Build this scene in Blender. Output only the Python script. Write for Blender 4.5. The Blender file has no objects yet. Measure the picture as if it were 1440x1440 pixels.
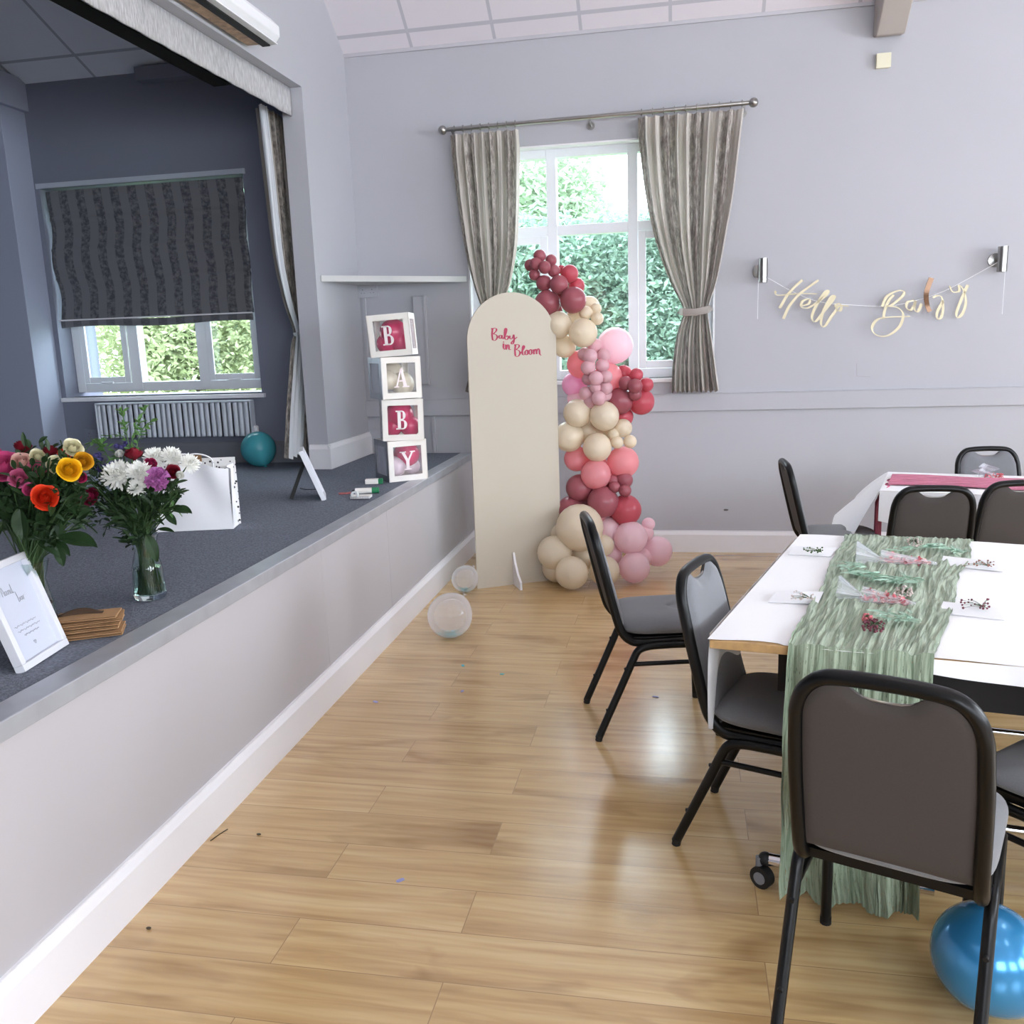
import bpy, math, random
from mathutils import Vector, Matrix, noise
random.seed(7)
S = bpy.context.scene
COL = S.collection
# ------------------------------------------------------------------ camera
F = 1240.24
CAM = Vector((1.5715, -6.5255, 1.6))
YAW, PIT, ROL = 0.1933, -0.1938, -0.0346
fw = Vector((-math.cos(PIT) * math.sin(YAW), math.cos(PIT) * math.cos(YAW), math.sin(PIT)))
r0 = fw.cross(Vector((0, 0, 1))).normalized(); u0 = r0.cross(fw)
RT = math.cos(ROL) * r0 + math.sin(ROL) * u0
UP = -math.sin(ROL) * r0 + math.cos(ROL) * u0
cd = bpy.data.cameras.new('camera'); cam = bpy.data.objects.new('camera', cd); COL.objects.link(cam)
cd.sensor_width = 36; cd.lens = F / 1440 * 36; cd.clip_start = 0.05; cd.clip_end = 200
cam.matrix_world = Matrix(((RT.x, UP.x, -fw.x, CAM.x), (RT.y, UP.y, -fw.y, CAM.y), (RT.z, UP.z, -fw.z, CAM.z), (0, 0, 0, 1)))
S.camera = cam
# ------------------------------------------------------------------ view, world, daylight
S.view_settings.view_transform = 'Standard'; S.view_settings.look = 'None'
S.view_settings.gamma = 1; S.view_settings.use_curve_mapping = False
S.view_settings.exposure = -0.12
w = bpy.data.worlds.new('world'); S.world = w; w.use_nodes = True
bg = w.node_tree.nodes['Background']
bg.inputs[0].default_value = (0.80, 0.90, 1.0, 1); bg.inputs[1].default_value = 13.0

def area(name, loc, size, rot, power, color=(1, 1, 1), portal=False):
    l = bpy.data.lights.new(name, 'AREA'); l.shape = 'RECTANGLE'; l.size, l.size_y = size
    l.energy = power; l.color = color
    if portal: l.cycles.is_portal = True
    o = bpy.data.objects.new(name, l); COL.objects.link(o); o.location = loc; o.rotation_euler = rot
    return o
H2 = math.pi / 2
# portals in the two windows the camera sees; daylight lamps in the hall's other windows (right and camera side)
area('portal', (0.91, 0.02, 2.1), (1.8, 1.65), (-H2, 0, 0), 1, portal=True)
area('portal', (-2.26, -0.42, 1.6), (1.6, 0.7), (-H2, 0, 0), 1, portal=True)
for yy in (-2.6, -5.6, -8.4):
    area('daylight', (7.38, yy, 2.1), (1.7, 1.7), (0, H2, 0), 74, (0.88, 0.93, 1.0))
for xx in (3.1, 5.9):
    area('daylight', (xx, -9.85, 2.3), (1.7, 1.7), (H2, 0, 0), 40, (0.95, 0.96, 1.0))

# ------------------------------------------------------------------ helpers
def ray(px, py): return fw + (px - 720) / F * RT - (py - 720) / F * UP
def atY(px, py, Y):
    d = ray(px, py); return CAM + d * ((Y - CAM.y) / d.y)
def atZ(px, py, Z):
    d = ray(px, py); return CAM + d * ((Z - CAM.z) / d.z)
def atX(px, py, X):
    d = ray(px, py); return CAM + d * ((X - CAM.x) / d.x)

class MB:
    def __init__(s): s.v = []; s.f = []; s.uv = {}; s.mi = []; s.cm = 0
    def face(s, *idx): s.f.append(tuple(idx)); s.mi.append(s.cm)
    def box(s, a, b, M=None):
        (x0, y0, z0), (x1, y1, z1) = a, b; n = len(s.v)
        for c in ((x0, y0, z0), (x1, y0, z0), (x1, y1, z0), (x0, y1, z0), (x0, y0, z1), (x1, y0, z1), (x1, y1, z1), (x0, y1, z1)):
            p = Vector(c); s.v.append(M @ p if M else p)
        for q in ((0, 3, 2, 1), (4, 5, 6, 7), (0, 1, 5, 4), (1, 2, 6, 5), (2, 3, 7, 6), (3, 0, 4, 7)): s.face(*[n + i for i in q])
        return s
    def prism(s, pts, d, M=None):
        """closed polygon pts (3D) extruded by vector d"""
        n = len(s.v); k = len(pts); d = Vector(d)
        for p in pts: s.v.append(M @ Vector(p) if M else Vector(p))
        for p in pts: s.v.append(M @ (Vector(p) + d) if M else Vector(p) + d)
        s.face(*[n + i for i in range(k)][::-1]); s.face(*[n + k + i for i in range(k)])
        for i in range(k): j = (i + 1) % k; s.face(n + i, n + j, n + k + j, n + k + i)
        return s
    def grid(s, fn, nu, nv, closeu=False, uv=True):
        n = len(s.v)
        for j in range(nv + 1):
            for i in range(nu + (0 if closeu else 1)):
                s.v.append(Vector(fn(i / nu, j / nv)))
        W = nu + (0 if closeu else 1)
        for j in range(nv):
            for i in range(nu):
                i2 = (i + 1) % W if closeu else i + 1
                if uv: s.uv[len(s.f)] = [(i / nu, j / nv), ((i + 1) / nu, j / nv), ((i + 1) / nu, (j + 1) / nv), (i / nu, (j + 1) / nv)]
                s.face(n + j * W + i, n + j * W + i2, n + (j + 1) * W + i2, n + (j + 1) * W + i)
        return s
    def ball(s, c, r, nu=20, nv=12, sq=(1, 1, 1), M=None):
        c = Vector(c)
        def fn(u, v):
            a = 2 * math.pi * u; b = math.pi * v
            p = Vector((math.sin(b) * math.cos(a) * sq[0], math.sin(b) * math.sin(a) * sq[1], -math.cos(b) * sq[2])) * r
            return c + (M @ p if M else p)
        return s.grid(fn, nu, nv, True, False)
    def lathe(s, prof, c=(0, 0, 0), n=24, M=None):
        c = Vector(c); k = len(prof) - 1
        def fn(u, v):
            r, z = prof[min(k, int(round(v * k)))]; a = 2 * math.pi * u
            p = Vector((r * math.cos(a), r * math.sin(a), z)); return (M @ p if M else p) + c
        return s.grid(fn, n, k, True, False)
    def tube(s, path, rx, ry=None, n=8, up=(0, 0, 1), cap=True, taper=None):
        path = [Vector(p) for p in path]; ry = ry or rx; up = Vector(up); st = len(s.v); K = len(path)
        prev = None
        for i, p in enumerate(path):
            t = (path[min(i + 1, K - 1)] - path[max(i - 1, 0)])
            t = t.normalized() if t.length > 1e-9 else Vector((0, 0, 1))
            a = up.cross(t) if prev is None else prev - t * prev.dot(t)
            if a.length < 1e-4: a = Vector((1, 0, 0)).cross(t)
            if a.length < 1e-4: a = Vector((0, 1, 0)).cross(t)
            a.normalize(); b = t.cross(a); prev = a
            k = taper(i / (K - 1)) if taper else 1
            for j in range(n):
                g = 2 * math.pi * (j + .5) / n; s.v.append(p + a * math.cos(g) * rx * k + b * math.sin(g) * ry * k)
        for i in range(K - 1):
            for j in range(n):
                j2 = (j + 1) % n; s.face(st + i * n + j, st + i * n + j2, st + (i + 1) * n + j2, st + (i + 1) * n + j)
        if cap:
            s.face(*[st + j for j in range(n)][::-1]); s.face(*[st + (K - 1) * n + j for j in range(n)])
        return s
    def build(s, name, mat, parent=None, smooth=False, bevel=0, seg=2, M=None, solid=0):
        me = bpy.data.meshes.new(name)
        me.from_pydata([tuple(M @ p) if M else tuple(p) for p in s.v], [], s.f)
        for m in (mat if isinstance(mat, (list, tuple)) else [mat]): me.materials.append(m)
        if any(s.mi):
            for i, p in enumerate(me.polygons): p.material_index = s.mi[i]
        if s.uv:
            l = me.uv_layers.new(name='uv')
            for fi, c in s.uv.items():
                for k, li in enumerate(me.polygons[fi].loop_indices): l.data[li].uv = c[k]
        if smooth:
            for p in me.polygons: p.use_smooth = True
            if bevel == 0: me.set_sharp_from_angle(angle=math.radians(smooth if smooth > 1 else 50))
        me.update()
        o = bpy.data.objects.new(name, me); COL.objects.link(o)
        if parent: o.parent = parent
        if bevel:
            b = o.modifiers.new('b', 'BEVEL'); b.width = bevel; b.segments = seg; b.limit_method = 'ANGLE'; b.angle_limit = math.radians(40)
            for p in me.polygons: p.use_smooth = True
            wn = o.modifiers.new('n', 'WEIGHTED_NORMAL'); wn.keep_sharp = False
        if solid:
            q = o.modifiers.new('s', 'SOLIDIFY'); q.thickness = solid; q.offset = 0
        return o

def tag(o, label, cat, group=None):
    o['label'] = label; o['category'] = cat
    if group: o['group'] = group
    return o
def thing(name, label, cat, loc=(0, 0, 0), rz=0, group=None):
    o = bpy.data.objects.new(name, None); COL.objects.link(o); o.location = loc; o.rotation_euler = (0, 0, rz)
    o.empty_display_size = .05
    return tag(o, label, cat, group)
def struct(o):
    o['kind'] = 'structure'; return o
def sempty(name):
    o = bpy.data.objects.new(name, None); COL.objects.link(o); return struct(o)
def dup(root, loc, rz, label=None, group=None):
    r = root.copy(); COL.objects.link(r); r.location = loc; r.rotation_euler = (0, 0, rz)
    if label: r['label'] = label
    if group: r['group'] = group
    for ch in list(root.children):
        c = ch.copy(); COL.objects.link(c); c.parent = r
        for g in list(ch.children):
            d = g.copy(); COL.objects.link(d); d.parent = c
    return r
def cat_rom(P, n=6):
    P = [Vector(p) for p in P]; Q = [P[0] * 2 - P[1]] + P + [P[-1] * 2 - P[-2]]; out = []
    for i in range(1, len(Q) - 2):
        for k in range(n):
            t = k / n; a, b, c, d = Q[i - 1], Q[i], Q[i + 1], Q[i + 2]
            out.append(0.5 * ((2 * b) + (c - a) * t + (2 * a - 5 * b + 4 * c - d) * t * t + (3 * b - a - 3 * c + d) * t ** 3))
    out.append(P[-1]); return out

# ------------------------------------------------------------------ materials
def srgb(c):
    return tuple(((x / 255 / 12.92) if x / 255 < .04045 else ((x / 255 + .055) / 1.055) ** 2.4) for x in c)
def mat(name, col, rough=.6, metal=0, trans=0, noise=0, nscale=30, bump=0, bscale=60, coat=0, sheen=0, sss=0, alpha=1, spec=.5, ior=1.45, emit=0):
    m = bpy.data.materials.new(name); m.use_nodes = True; nt = m.node_tree; b = nt.nodes['Principled BSDF']
    c = srgb(col) if max(col) > 1 else col
    b.inputs['Base Color'].default_value = (*c, 1); b.inputs['Roughness'].default_value = rough; b.inputs['Metallic'].default_value = metal
    b.inputs['Transmission Weight'].default_value = trans; b.inputs['IOR'].default_value = ior
    b.inputs['Coat Weight'].default_value = coat; b.inputs['Sheen Weight'].default_value = sheen
    b.inputs['Specular IOR Level'].default_value = spec; b.inputs['Alpha'].default_value = alpha
    if sss: b.inputs['Subsurface Weight'].default_value = sss; b.inputs['Subsurface Radius'].default_value = (.05, .03, .03)
    if emit: b.inputs['Emission Color'].default_value = (*c, 1); b.inputs['Emission Strength'].default_value = emit
    if noise or bump:
        tc = nt.nodes.new('ShaderNodeTexCoord')
    if noise:
        n = nt.nodes.new('ShaderNodeTexNoise'); n.inputs['Scale'].default_value = nscale; n.inputs['Detail'].default_value = 4
        nt.links.new(tc.outputs['Object'], n.inputs['Vector'])
        r = nt.nodes.new('ShaderNodeMapRange'); r.inputs[1].default_value = .3; r.inputs[2].default_value = .7
        r.inputs[3].default_value = 1 - noise; r.inputs[4].default_value = 1 + noise * .6
        nt.links.new(n.outputs[0], r.inputs[0])
        h = nt.nodes.new('ShaderNodeHueSaturation'); h.inputs['Color'].default_value = (*c, 1)
        nt.links.new(r.outputs[0], h.inputs['Value']); nt.links.new(h.outputs[0], b.inputs['Base Color'])
    if bump:
        n = nt.nodes.new('ShaderNodeTexNoise'); n.inputs['Scale'].default_value = bscale; n.inputs['Detail'].default_value = 3
        nt.links.new(tc.outputs['Object'], n.inputs['Vector'])
        bp = nt.nodes.new('ShaderNodeBump'); bp.inputs['Strength'].default_value = bump; bp.inputs['Distance'].default_value = .01
        nt.links.new(n.outputs[0], bp.inputs['Height']); nt.links.new(bp.outputs[0], b.inputs['Normal'])
    return m
def ramp(nt, stops, interp='LINEAR'):
    r = nt.nodes.new('ShaderNodeValToRGB'); r.color_ramp.interpolation = interp; e = r.color_ramp.elements
    while len(e) < len(stops): e.new(.5)
    for i, (p, c) in enumerate(stops):
        e[i].position = p; cc = srgb(c) if max(c) > 1 else c; e[i].color = (*cc, 1)
    return r
def mapping(nt, src, scale=(1, 1, 1), loc=(0, 0, 0), rot=(0, 0, 0)):
    m = nt.nodes.new('ShaderNodeMapping'); m.inputs['Scale'].default_value = scale; m.inputs['Location'].default_value = loc
    m.inputs['Rotation'].default_value = rot; nt.links.new(src, m.inputs[0]); return m.outputs[0]

WALL = mat('wall paint', (184, 184, 190), .75, noise=.02, nscale=1.5, bump=.05, bscale=150, spec=.25)
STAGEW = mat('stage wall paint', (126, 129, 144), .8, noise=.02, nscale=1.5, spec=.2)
JAMB = mat('jamb paint', (178, 177, 180), .75, noise=.02, nscale=2, spec=.25)
FRONT = mat('stage front board', (184, 180, 182), .5, noise=.025, nscale=1.2, spec=.4)
WHITE = mat('white gloss paint', (235, 233, 236), .35, noise=.015, nscale=3)
UPVC = mat('white upvc', (240, 243, 248), .3)
METAL = mat('brushed aluminium', (186, 188, 194), .42, metal=.45, noise=.08, nscale=12)
STEEL = mat('satin steel', (165, 163, 160), .28, metal=1)
CHROME = mat('chrome', (225, 226, 230), .08, metal=1)
BLACK = mat('black metal', (8, 8, 9), .36, spec=.35)
BLACKR = mat('black rubber', (18, 18, 19), .6)
BLACKF = mat('black fabric', (10, 10, 12), .95)
GREYF = mat('grey fabric', (116, 117, 121), .85, noise=.1, nscale=350, bump=.25, bscale=500, sheen=.3)
PADBACK = mat('brown grey backing', (72, 66, 63), .85, noise=.05, nscale=200)
BEAM = mat('beam paint', (176, 168, 162), .6)
CREAMP = mat('cream board paint', (197, 188, 172), .6, noise=.015, nscale=3)
CARPET = mat('carpet', (124, 129, 141), 1.0, noise=.34, nscale=110, bump=.6, bscale=220, spec=.1)
IVORY = mat('ivory plastic', (226, 221, 196), .4)
GLASS = mat('vase glass', (240, 250, 248), .02, trans=1, ior=1.45)
WATER = mat('water', (225, 240, 232), .0, trans=1, ior=1.33)
PAPERW = mat('white paper', (240, 240, 243), .8, bump=.1, bscale=14)
KRAFT = mat('kraft card', (178, 138, 98), .85, noise=.08, nscale=40)

def glass_pane():
    m = bpy.data.materials.new('window glass'); m.use_nodes = True; nt = m.node_tree; nt.nodes.clear()
    o = nt.nodes.new('ShaderNodeOutputMaterial'); t = nt.nodes.new('ShaderNodeBsdfTransparent'); g = nt.nodes.new('ShaderNodeBsdfGlossy')
    g.inputs['Roughness'].default_value = .02; t.inputs[0].default_value = (.95, .98, .97, 1)
    x = nt.nodes.new('ShaderNodeMixShader'); x.inputs[0].default_value = .05
    nt.links.new(t.outputs[0], x.inputs[1]); nt.links.new(g.outputs[0], x.inputs[2]); nt.links.new(x.outputs[0], o.inputs[0])
    return m
PANE = glass_pane()
def film(name, col, mixf, rough=.05):
    m = bpy.data.materials.new(name); m.use_nodes = True; nt = m.node_tree; b = nt.nodes['Principled BSDF']
    b.inputs['Base Color'].default_value = (*srgb(col), 1); b.inputs['Roughness'].default_value = rough
    o = nt.nodes['Material Output']; t = nt.nodes.new('ShaderNodeBsdfTransparent'); x = nt.nodes.new('ShaderNodeMixShader')
    lw = nt.nodes.new('ShaderNodeLayerWeight'); lw.inputs[0].default_value = .35
    mr = nt.nodes.new('ShaderNodeMapRange'); mr.inputs[3].default_value = mixf; mr.inputs[4].default_value = min(1, mixf + .5)
    nt.links.new(lw.outputs['Facing'], mr.inputs[0]); nt.links.new(mr.outputs[0], x.inputs[0])
    nt.links.new(t.outputs[0], x.inputs[1]); nt.links.new(b.outputs[0], x.inputs[2]); nt.links.new(x.outputs[0], o.inputs[0])
    return m
CLEARB = film('clear balloon film', (240, 240, 245), .18)
CELLO = film('cellophane', (240, 240, 248), .25)

def floor_mat():
    m = bpy.data.materials.new('oak laminate'); m.use_nodes = True; nt = m.node_tree; b = nt.nodes['Principled BSDF']
    tc = nt.nodes.new('ShaderNodeTexCoord').outputs['Object']
    br = nt.nodes.new('ShaderNodeTexBrick'); br.offset = .37; br.offset_frequency = 2
    for k, v in (('Scale', 1), ('Mortar Size', .0016), ('Mortar Smooth', .3), ('Brick Width', 1.28), ('Row Height', .19), ('Bias', 0)): br.inputs[k].default_value = v
    br.inputs['Color1'].default_value = (0, 0, 0, 1); br.inputs['Color2'].default_value = (1, 1, 1, 1); br.inputs['Mortar'].default_value = (.5, .5, .5, 1)
    nt.links.new(mapping(nt, tc, loc=(.3, .07, 0)), br.inputs['Vector'])
    # per-plank offset so the grain breaks at each joint
    off = nt.nodes.new('ShaderNodeVectorMath'); off.operation = 'MULTIPLY_ADD'
    off.inputs[1].default_value = (7.3, 3.1, 5.0); nt.links.new(br.outputs['Color'], off.inputs[0]); nt.links.new(tc, off.inputs[2])
    n1 = nt.nodes.new('ShaderNodeTexNoise'); n1.inputs['Scale'].default_value = 1; n1.inputs['Detail'].default_value = 6; n1.inputs['Distortion'].default_value = .6
    nt.links.new(mapping(nt, off.outputs[0], (1.6, 26, 1)), n1.inputs['Vector'])
    n2 = nt.nodes.new('ShaderNodeTexNoise'); n2.inputs['Scale'].default_value = 1; n2.inputs['Detail'].default_value = 3; n2.inputs['Distortion'].default_value = 1.0
    nt.links.new(mapping(nt, off.outputs[0], (1.5, 5.0, 1)), n2.inputs['Vector'])
    wv = nt.nodes.new('ShaderNodeTexWave'); wv.wave_type = 'BANDS'; wv.bands_direction = 'Y'; wv.inputs['Scale'].default_value = 9; wv.inputs['Distortion'].default_value = 9; wv.inputs['Detail'].default_value = 2; wv.inputs['Detail Scale'].default_value = .6
    nt.links.new(mapping(nt, off.outputs[0], (.35, 1, 1)), wv.inputs['Vector'])
    r1 = ramp(nt, [(.3, (190, 154, 106)), (.52, (208, 175, 124)), (.75, (220, 190, 142))]); nt.links.new(n1.outputs[0], r1.inputs[0])
    r2 = ramp(nt, [(.28, (176, 148, 116)), (.44, (255, 255, 255))]); nt.links.new(n2.outputs[0], r2.inputs[0])
    r3 = ramp(nt, [(.0, (214, 204, 190)), (.4, (255, 255, 255))]); nt.links.new(wv.outputs[0], r3.inputs[0])
    rm = ramp(nt, [(0, (243, 240, 234)), (1, (255, 255, 255))]); nt.links.new(br.outputs['Color'], rm.inputs[0])
    cur = r1.outputs[0]
    for o2, f in ((r2.outputs[0], .6), (r3.outputs[0], .18), (rm.outputs[0], 1)):
        x = nt.nodes.new('ShaderNodeMix'); x.data_type = 'RGBA'; x.blend_type = 'MULTIPLY'; x.inputs[0].default_value = f
        nt.links.new(cur, x.inputs[6]); nt.links.new(o2, x.inputs[7]); cur = x.outputs[2]
    x = nt.nodes.new('ShaderNodeMix'); x.data_type = 'RGBA'; x.inputs[7].default_value = (*srgb((160, 128, 90)), 1)
    nt.links.new(br.outputs['Fac'], x.inputs[0]); nt.links.new(cur, x.inputs[6]); nt.links.new(x.outputs[2], b.inputs['Base Color'])
    b.inputs['Roughness'].default_value = .24; b.inputs['Specular IOR Level'].default_value = .8; b.inputs['Coat Weight'].default_value = .5; b.inputs['Coat Roughness'].default_value = .17
    n3 = nt.nodes.new('ShaderNodeTexNoise'); n3.inputs['Scale'].default_value = 1; n3.inputs['Detail'].default_value = 3
    nt.links.new(mapping(nt, tc, (6, 60, 1)), n3.inputs['Vector'])
    bp = nt.nodes.new('ShaderNodeBump'); bp.inputs['Strength'].default_value = .06; bp.inputs['Distance'].default_value = .01
    nt.links.new(n3.outputs[0], bp.inputs['Height']); nt.links.new(bp.outputs[0], b.inputs['Normal'])
    return m
def ceil_mat(name, col, ang, line, y0):
    """suspended tiles 0.6 x 1.2 on a slope; coordinates unfolded along the slope"""
    m = bpy.data.materials.new(name); m.use_nodes = True; nt = m.node_tree; b = nt.nodes['Principled BSDF']
    tc = nt.nodes.new('ShaderNodeTexCoord').outputs['Object']
    br = nt.nodes.new('ShaderNodeTexBrick'); br.offset = 0
    for k, v in (('Scale', 1), ('Mortar Size', .012), ('Mortar Smooth', .1), ('Brick Width', .6), ('Row Height', .6 * math.cos(ang))): br.inputs[k].default_value = v
    br.inputs['Color1'].default_value = (*srgb(col), 1); br.inputs['Color2'].default_value = (*srgb(col), 1); br.inputs['Mortar'].default_value = (*srgb(line), 1)
    nt.links.new(mapping(nt, tc, loc=y0), br.inputs['Vector'])
    nt.links.new(br.outputs['Color'], b.inputs['Base Color']); b.inputs['Roughness'].default_value = .85
    return m
def stripe_mat(name, light, dark, n, trans=.0, dens=1.0):
    """vertical stripes of worn velvet on a UV-mapped drape"""
    m = bpy.data.materials.new(name); m.use_nodes = True; nt = m.node_tree; b = nt.nodes['Principled BSDF']
    tc = nt.nodes.new('ShaderNodeTexCoord').outputs['UV']
    wv = nt.nodes.new('ShaderNodeTexWave'); wv.wave_type = 'BANDS'; wv.bands_direction = 'X'; wv.wave_profile = 'SIN'; wv.inputs['Scale'].default_value = n / 3.1416 * .5 * 3.1416 / 3.1416 * 1.0; wv.inputs['Distortion'].default_value = 0
    nt.links.new(tc, wv.inputs['Vector'])
    r = ramp(nt, [(.46, (0, 0, 0)), (.54, (1, 1, 1))]); nt.links.new(wv.outputs[0], r.inputs[0])
    ns = nt.nodes.new('ShaderNodeTexNoise'); ns.inputs['Scale'].default_value = 1; ns.inputs['Detail'].default_value = 5; ns.inputs['Roughness'].default_value = .7
    nt.links.new(mapping(nt, tc, (45 * dens, 28 * dens, 1)), ns.inputs['Vector'])
    r2 = ramp(nt, [(.42, dark), (.62, light)]); nt.links.new(ns.outputs[0], r2.inputs[0])
    x = nt.nodes.new('ShaderNodeMix'); x.data_type = 'RGBA'; x.inputs[7].default_value = (*srgb(light), 1)
    nt.links.new(r.outputs[0], x.inputs[0]); nt.links.new(r2.outputs[0], x.inputs[6]); nt.links.new(x.outputs[2], b.inputs['Base Color'])
    b.inputs['Roughness'].default_value = .55; b.inputs['Sheen Weight'].default_value = .2
    if trans:
        t = nt.nodes.new('ShaderNodeBsdfTranslucent'); nt.links.new(x.outputs[2], t.inputs[0]); mx = nt.nodes.new('ShaderNodeMixShader'); mx.inputs[0].default_value = trans
        o = nt.nodes['Material Output']; nt.links.new(b.outputs[0], mx.inputs[1]); nt.links.new(t.outputs[0], mx.inputs[2]); nt.links.new(mx.outputs[0], o.inputs[0])
    return m
def translucent(name, col, f=.4, rough=.4, noise=0, nscale=20):
    m = mat(name, col, rough, noise=noise, nscale=nscale); nt = m.node_tree; b = nt.nodes['Principled BSDF']
    t = nt.nodes.new('ShaderNodeBsdfTranslucent'); t.inputs[0].default_value = (*srgb(col), 1)
    x = nt.nodes.new('ShaderNodeMixShader'); x.inputs[0].default_value = f; o = nt.nodes['Material Output']
    nt.links.new(b.outputs[0], x.inputs[1]); nt.links.new(t.outputs[0], x.inputs[2]); nt.links.new(x.outputs[0], o.inputs[0])
    return m

# ------------------------------------------------------------------ the hall
XR, YN = 7.5, -10.0            # right wall, near wall
XW, XI = -0.82, -0.965         # proscenium wall, room side and stage side
HS = 0.759                     # stage height
HC, SL = 3.633, 0.808          # ceiling height at the back wall, its pitch
RY = -5.0; RZ = HC - SL * RY
FLOORM = floor_mat()
struct(MB().box((0.0, YN, -.05), (XR, 0, 0)).build('floor', FLOORM))
# back wall with the window opening
WX0, WX1, WZ0, WZ1 = 0.03, 1.80, 1.285, 2.93
bw = MB()
for a, b_ in (((XI, 0, 0), (WX0, .3, HC + .1)), ((WX1, 0, 0), (XR, .3, HC + .1)), ((WX0, 0, 0), (WX1, .3, WZ0)), ((WX0, 0, WZ1), (WX1, .3, HC + .1))): bw.box(a, b_)
struct(bw.build('wall_back', WALL))
# gable walls: right (with daylight windows), near, and the proscenium wall
def gable(x0, x1, holes, name, m, y0=0.0, z0=0):
    g = MB(); ys = sorted({YN, RY, y0} | {h for q in holes for h in q[:2]})
    top = lambda y: (HC - SL * y if y >= RY else RZ + SL * (y - RY)) + .02
    for a, b_ in zip(ys[:-1], ys[1:]):
        hh = [q for q in holes if q[0] <= a and q[1] >= b_]
        lo = z0
        for q in hh:
            if q[2] > lo: g.box((x0, a, lo), (x1, b_, q[2]))
            lo = q[3]
        g.prism([(x0, a, lo), (x0, b_, lo), (x0, b_, top(b_)), (x0, a, top(a))], (x1 - x0, 0, 0))
    return struct(g.build(name, m))
gable(XR, XR + .3, [(-3.5, -1.7, 1.2, 3.0), (-6.5, -4.7, 1.2, 3.0), (-9.3, -7.5, 1.2, 3.0)], 'wall_right', WALL)
JY = -0.815
gable(XI, XW, [(-8.6, JY, 0, 3.225)], 'wall_left', WALL)
nw = MB()
for a, b_ in (((-.97, YN - .3, 0), (2.2, YN, HC)), ((2.2, YN - .3, 0), (4.0, YN, 1.4)), ((2.2, YN - .3, 3.2), (4.0, YN, HC)), ((4.0, YN - .3, 0), (5.0, YN, HC)),
              ((5.0, YN - .3, 0), (6.8, YN, 1.4)), ((5.0, YN - .3, 3.2), (6.8, YN, HC)), ((6.8, YN - .3, 0), (XR, YN, HC))): nw.box(a, b_)
struct(nw.build('wall_front', WALL))
CEIL = ceil_mat('hall ceiling tiles', (222, 216, 222), math.atan(SL), (190, 188, 196), (.31, .11, 0))
c = MB()
c.prism([(XW - .15, 0.3, HC - SL * .3), (XR + .3, .3, HC - SL * .3), (XR + .3, RY, RZ), (XW - .15, RY, RZ)], (0, 0, .1))
c.prism([(XW - .15, RY, RZ), (XR + .3, RY, RZ), (XR + .3, YN - .3, HC - SL * .3), (XW - .15, YN - .3, HC - SL * .3)], (0, 0, .1))
struct(c.build('ceiling', CEIL))
# dado board and its thin capping line, skirtings, ceiling edge trim
t = MB().box((XW, -.022, 1.046), (XR, 0, 1.165)).box((XW, -.026, 1.165), (XR, 0, 1.171)); struct(t.build('trim_1', WALL, bevel=.002))
def skirt(pts_xy, z0, h, th, name, m=WHITE, side=1):
    g = MB()
    for (a, b_) in pts_xy:
        a = Vector((*a, 0)); b_ = Vector((*b_, 0)); d = (b_ - a).normalized(); n = Vector((d.y, -d.x, 0)) * side
        P = [a, a + n * th, a + n * th + Vector((0, 0, h * .82)), a + n * th * .45 + Vector((0, 0, h * .97)), a + n * th * .45 + Vector((0, 0, h)), a + Vector((0, 0, h))]
        g.prism([p + Vector((0, 0, z0)) for p in P], b_ - a)
    return struct(g.build(name, m))
skirt([((0.02, 0), (XR, 0))], 0, .16, .022, 'baseboard_back')
skirt([((0, YN), (0, 0))], 0, .165, .024, 'baseboard_left')
skirt([((XR, 0), (XR, YN))], 0, .16, .022, 'baseboard_right')
skirt([((XW, JY - .02), (XW, 0)), ((XI + .01, JY), (XW + .02, JY))], HS, .17, .022, 'baseboard_stage')
# the sloping rafter end over the wall
bm_ = MB(); dz = SL
bm_.prism([(2.78, 0, 3.43), (2.78, -.10, 3.41), (2.78, RY, RZ - .35), (2.78, RY, RZ), (2.78, 0, HC)], (.175, 0, 0))
struct(bm_.build('trim_2', BEAM, bevel=.01))
struct(MB().box((XW, -.014, HC - .012), (XR, 0, HC + .012)).build('trim_3', mat('edge trim', (190, 188, 194), .6)))
# stage: front boards, carpeted deck, metal nosing
fr = MB(); ys = [YN, -2.94, -2.042, -0.0]
for a, b_ in zip(ys[:-1], ys[1:]): fr.box((-.03, a + .0006, 0), (0, b_ - .0006, HS - .03))
fr.cm = 0; fr.box((-.05, YN, 0), (-.031, 0, HS - .03)); struct(fr.build('wall_stage_front', FRONT, bevel=.0015, seg=1))
struct(MB().box((-5.2, YN, HS - .05), (-.05, .0, HS - .002)).build('floor_stage', CARPET))
nz = MB().box((-.085, YN, HS - .03), (.006, 0, HS + .001)).box((-.004, YN, HS - .048), (.008, 0, HS - .0)); struct(nz.build('trim_4', METAL, bevel=.002))
# stage room
SY = -0.45
sw = MB()
SX0, SX1, SZ0, SZ1 = -3.08, -1.46, 1.27, 2.80
for a, b_ in (((-3.12, SY, HS), (SX0, 0, 3.55)), ((SX1, SY, HS), (XI, 0, 3.55)), ((SX0, SY, HS), (SX1, 0, SZ0)), ((SX0, SY, SZ1), (SX1, 0, 3.55))): sw.box(a, b_)
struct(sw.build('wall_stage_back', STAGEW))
pr = MB().box((-5.2, -.70, HS), (-3.12, 0, 3.55)); pr.box((-5.2, -.74, 3.33), (-3.08, -.45, 3.55)); struct(pr.build('wall_stage_pier', mat('window-lit stage paint', (158, 164, 182), .7), bevel=.004))  # same paint as the stage wall, lightened to stand for window light
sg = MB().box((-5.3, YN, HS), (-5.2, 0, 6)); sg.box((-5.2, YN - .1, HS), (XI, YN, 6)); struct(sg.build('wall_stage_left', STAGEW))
SSL = .44
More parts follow.
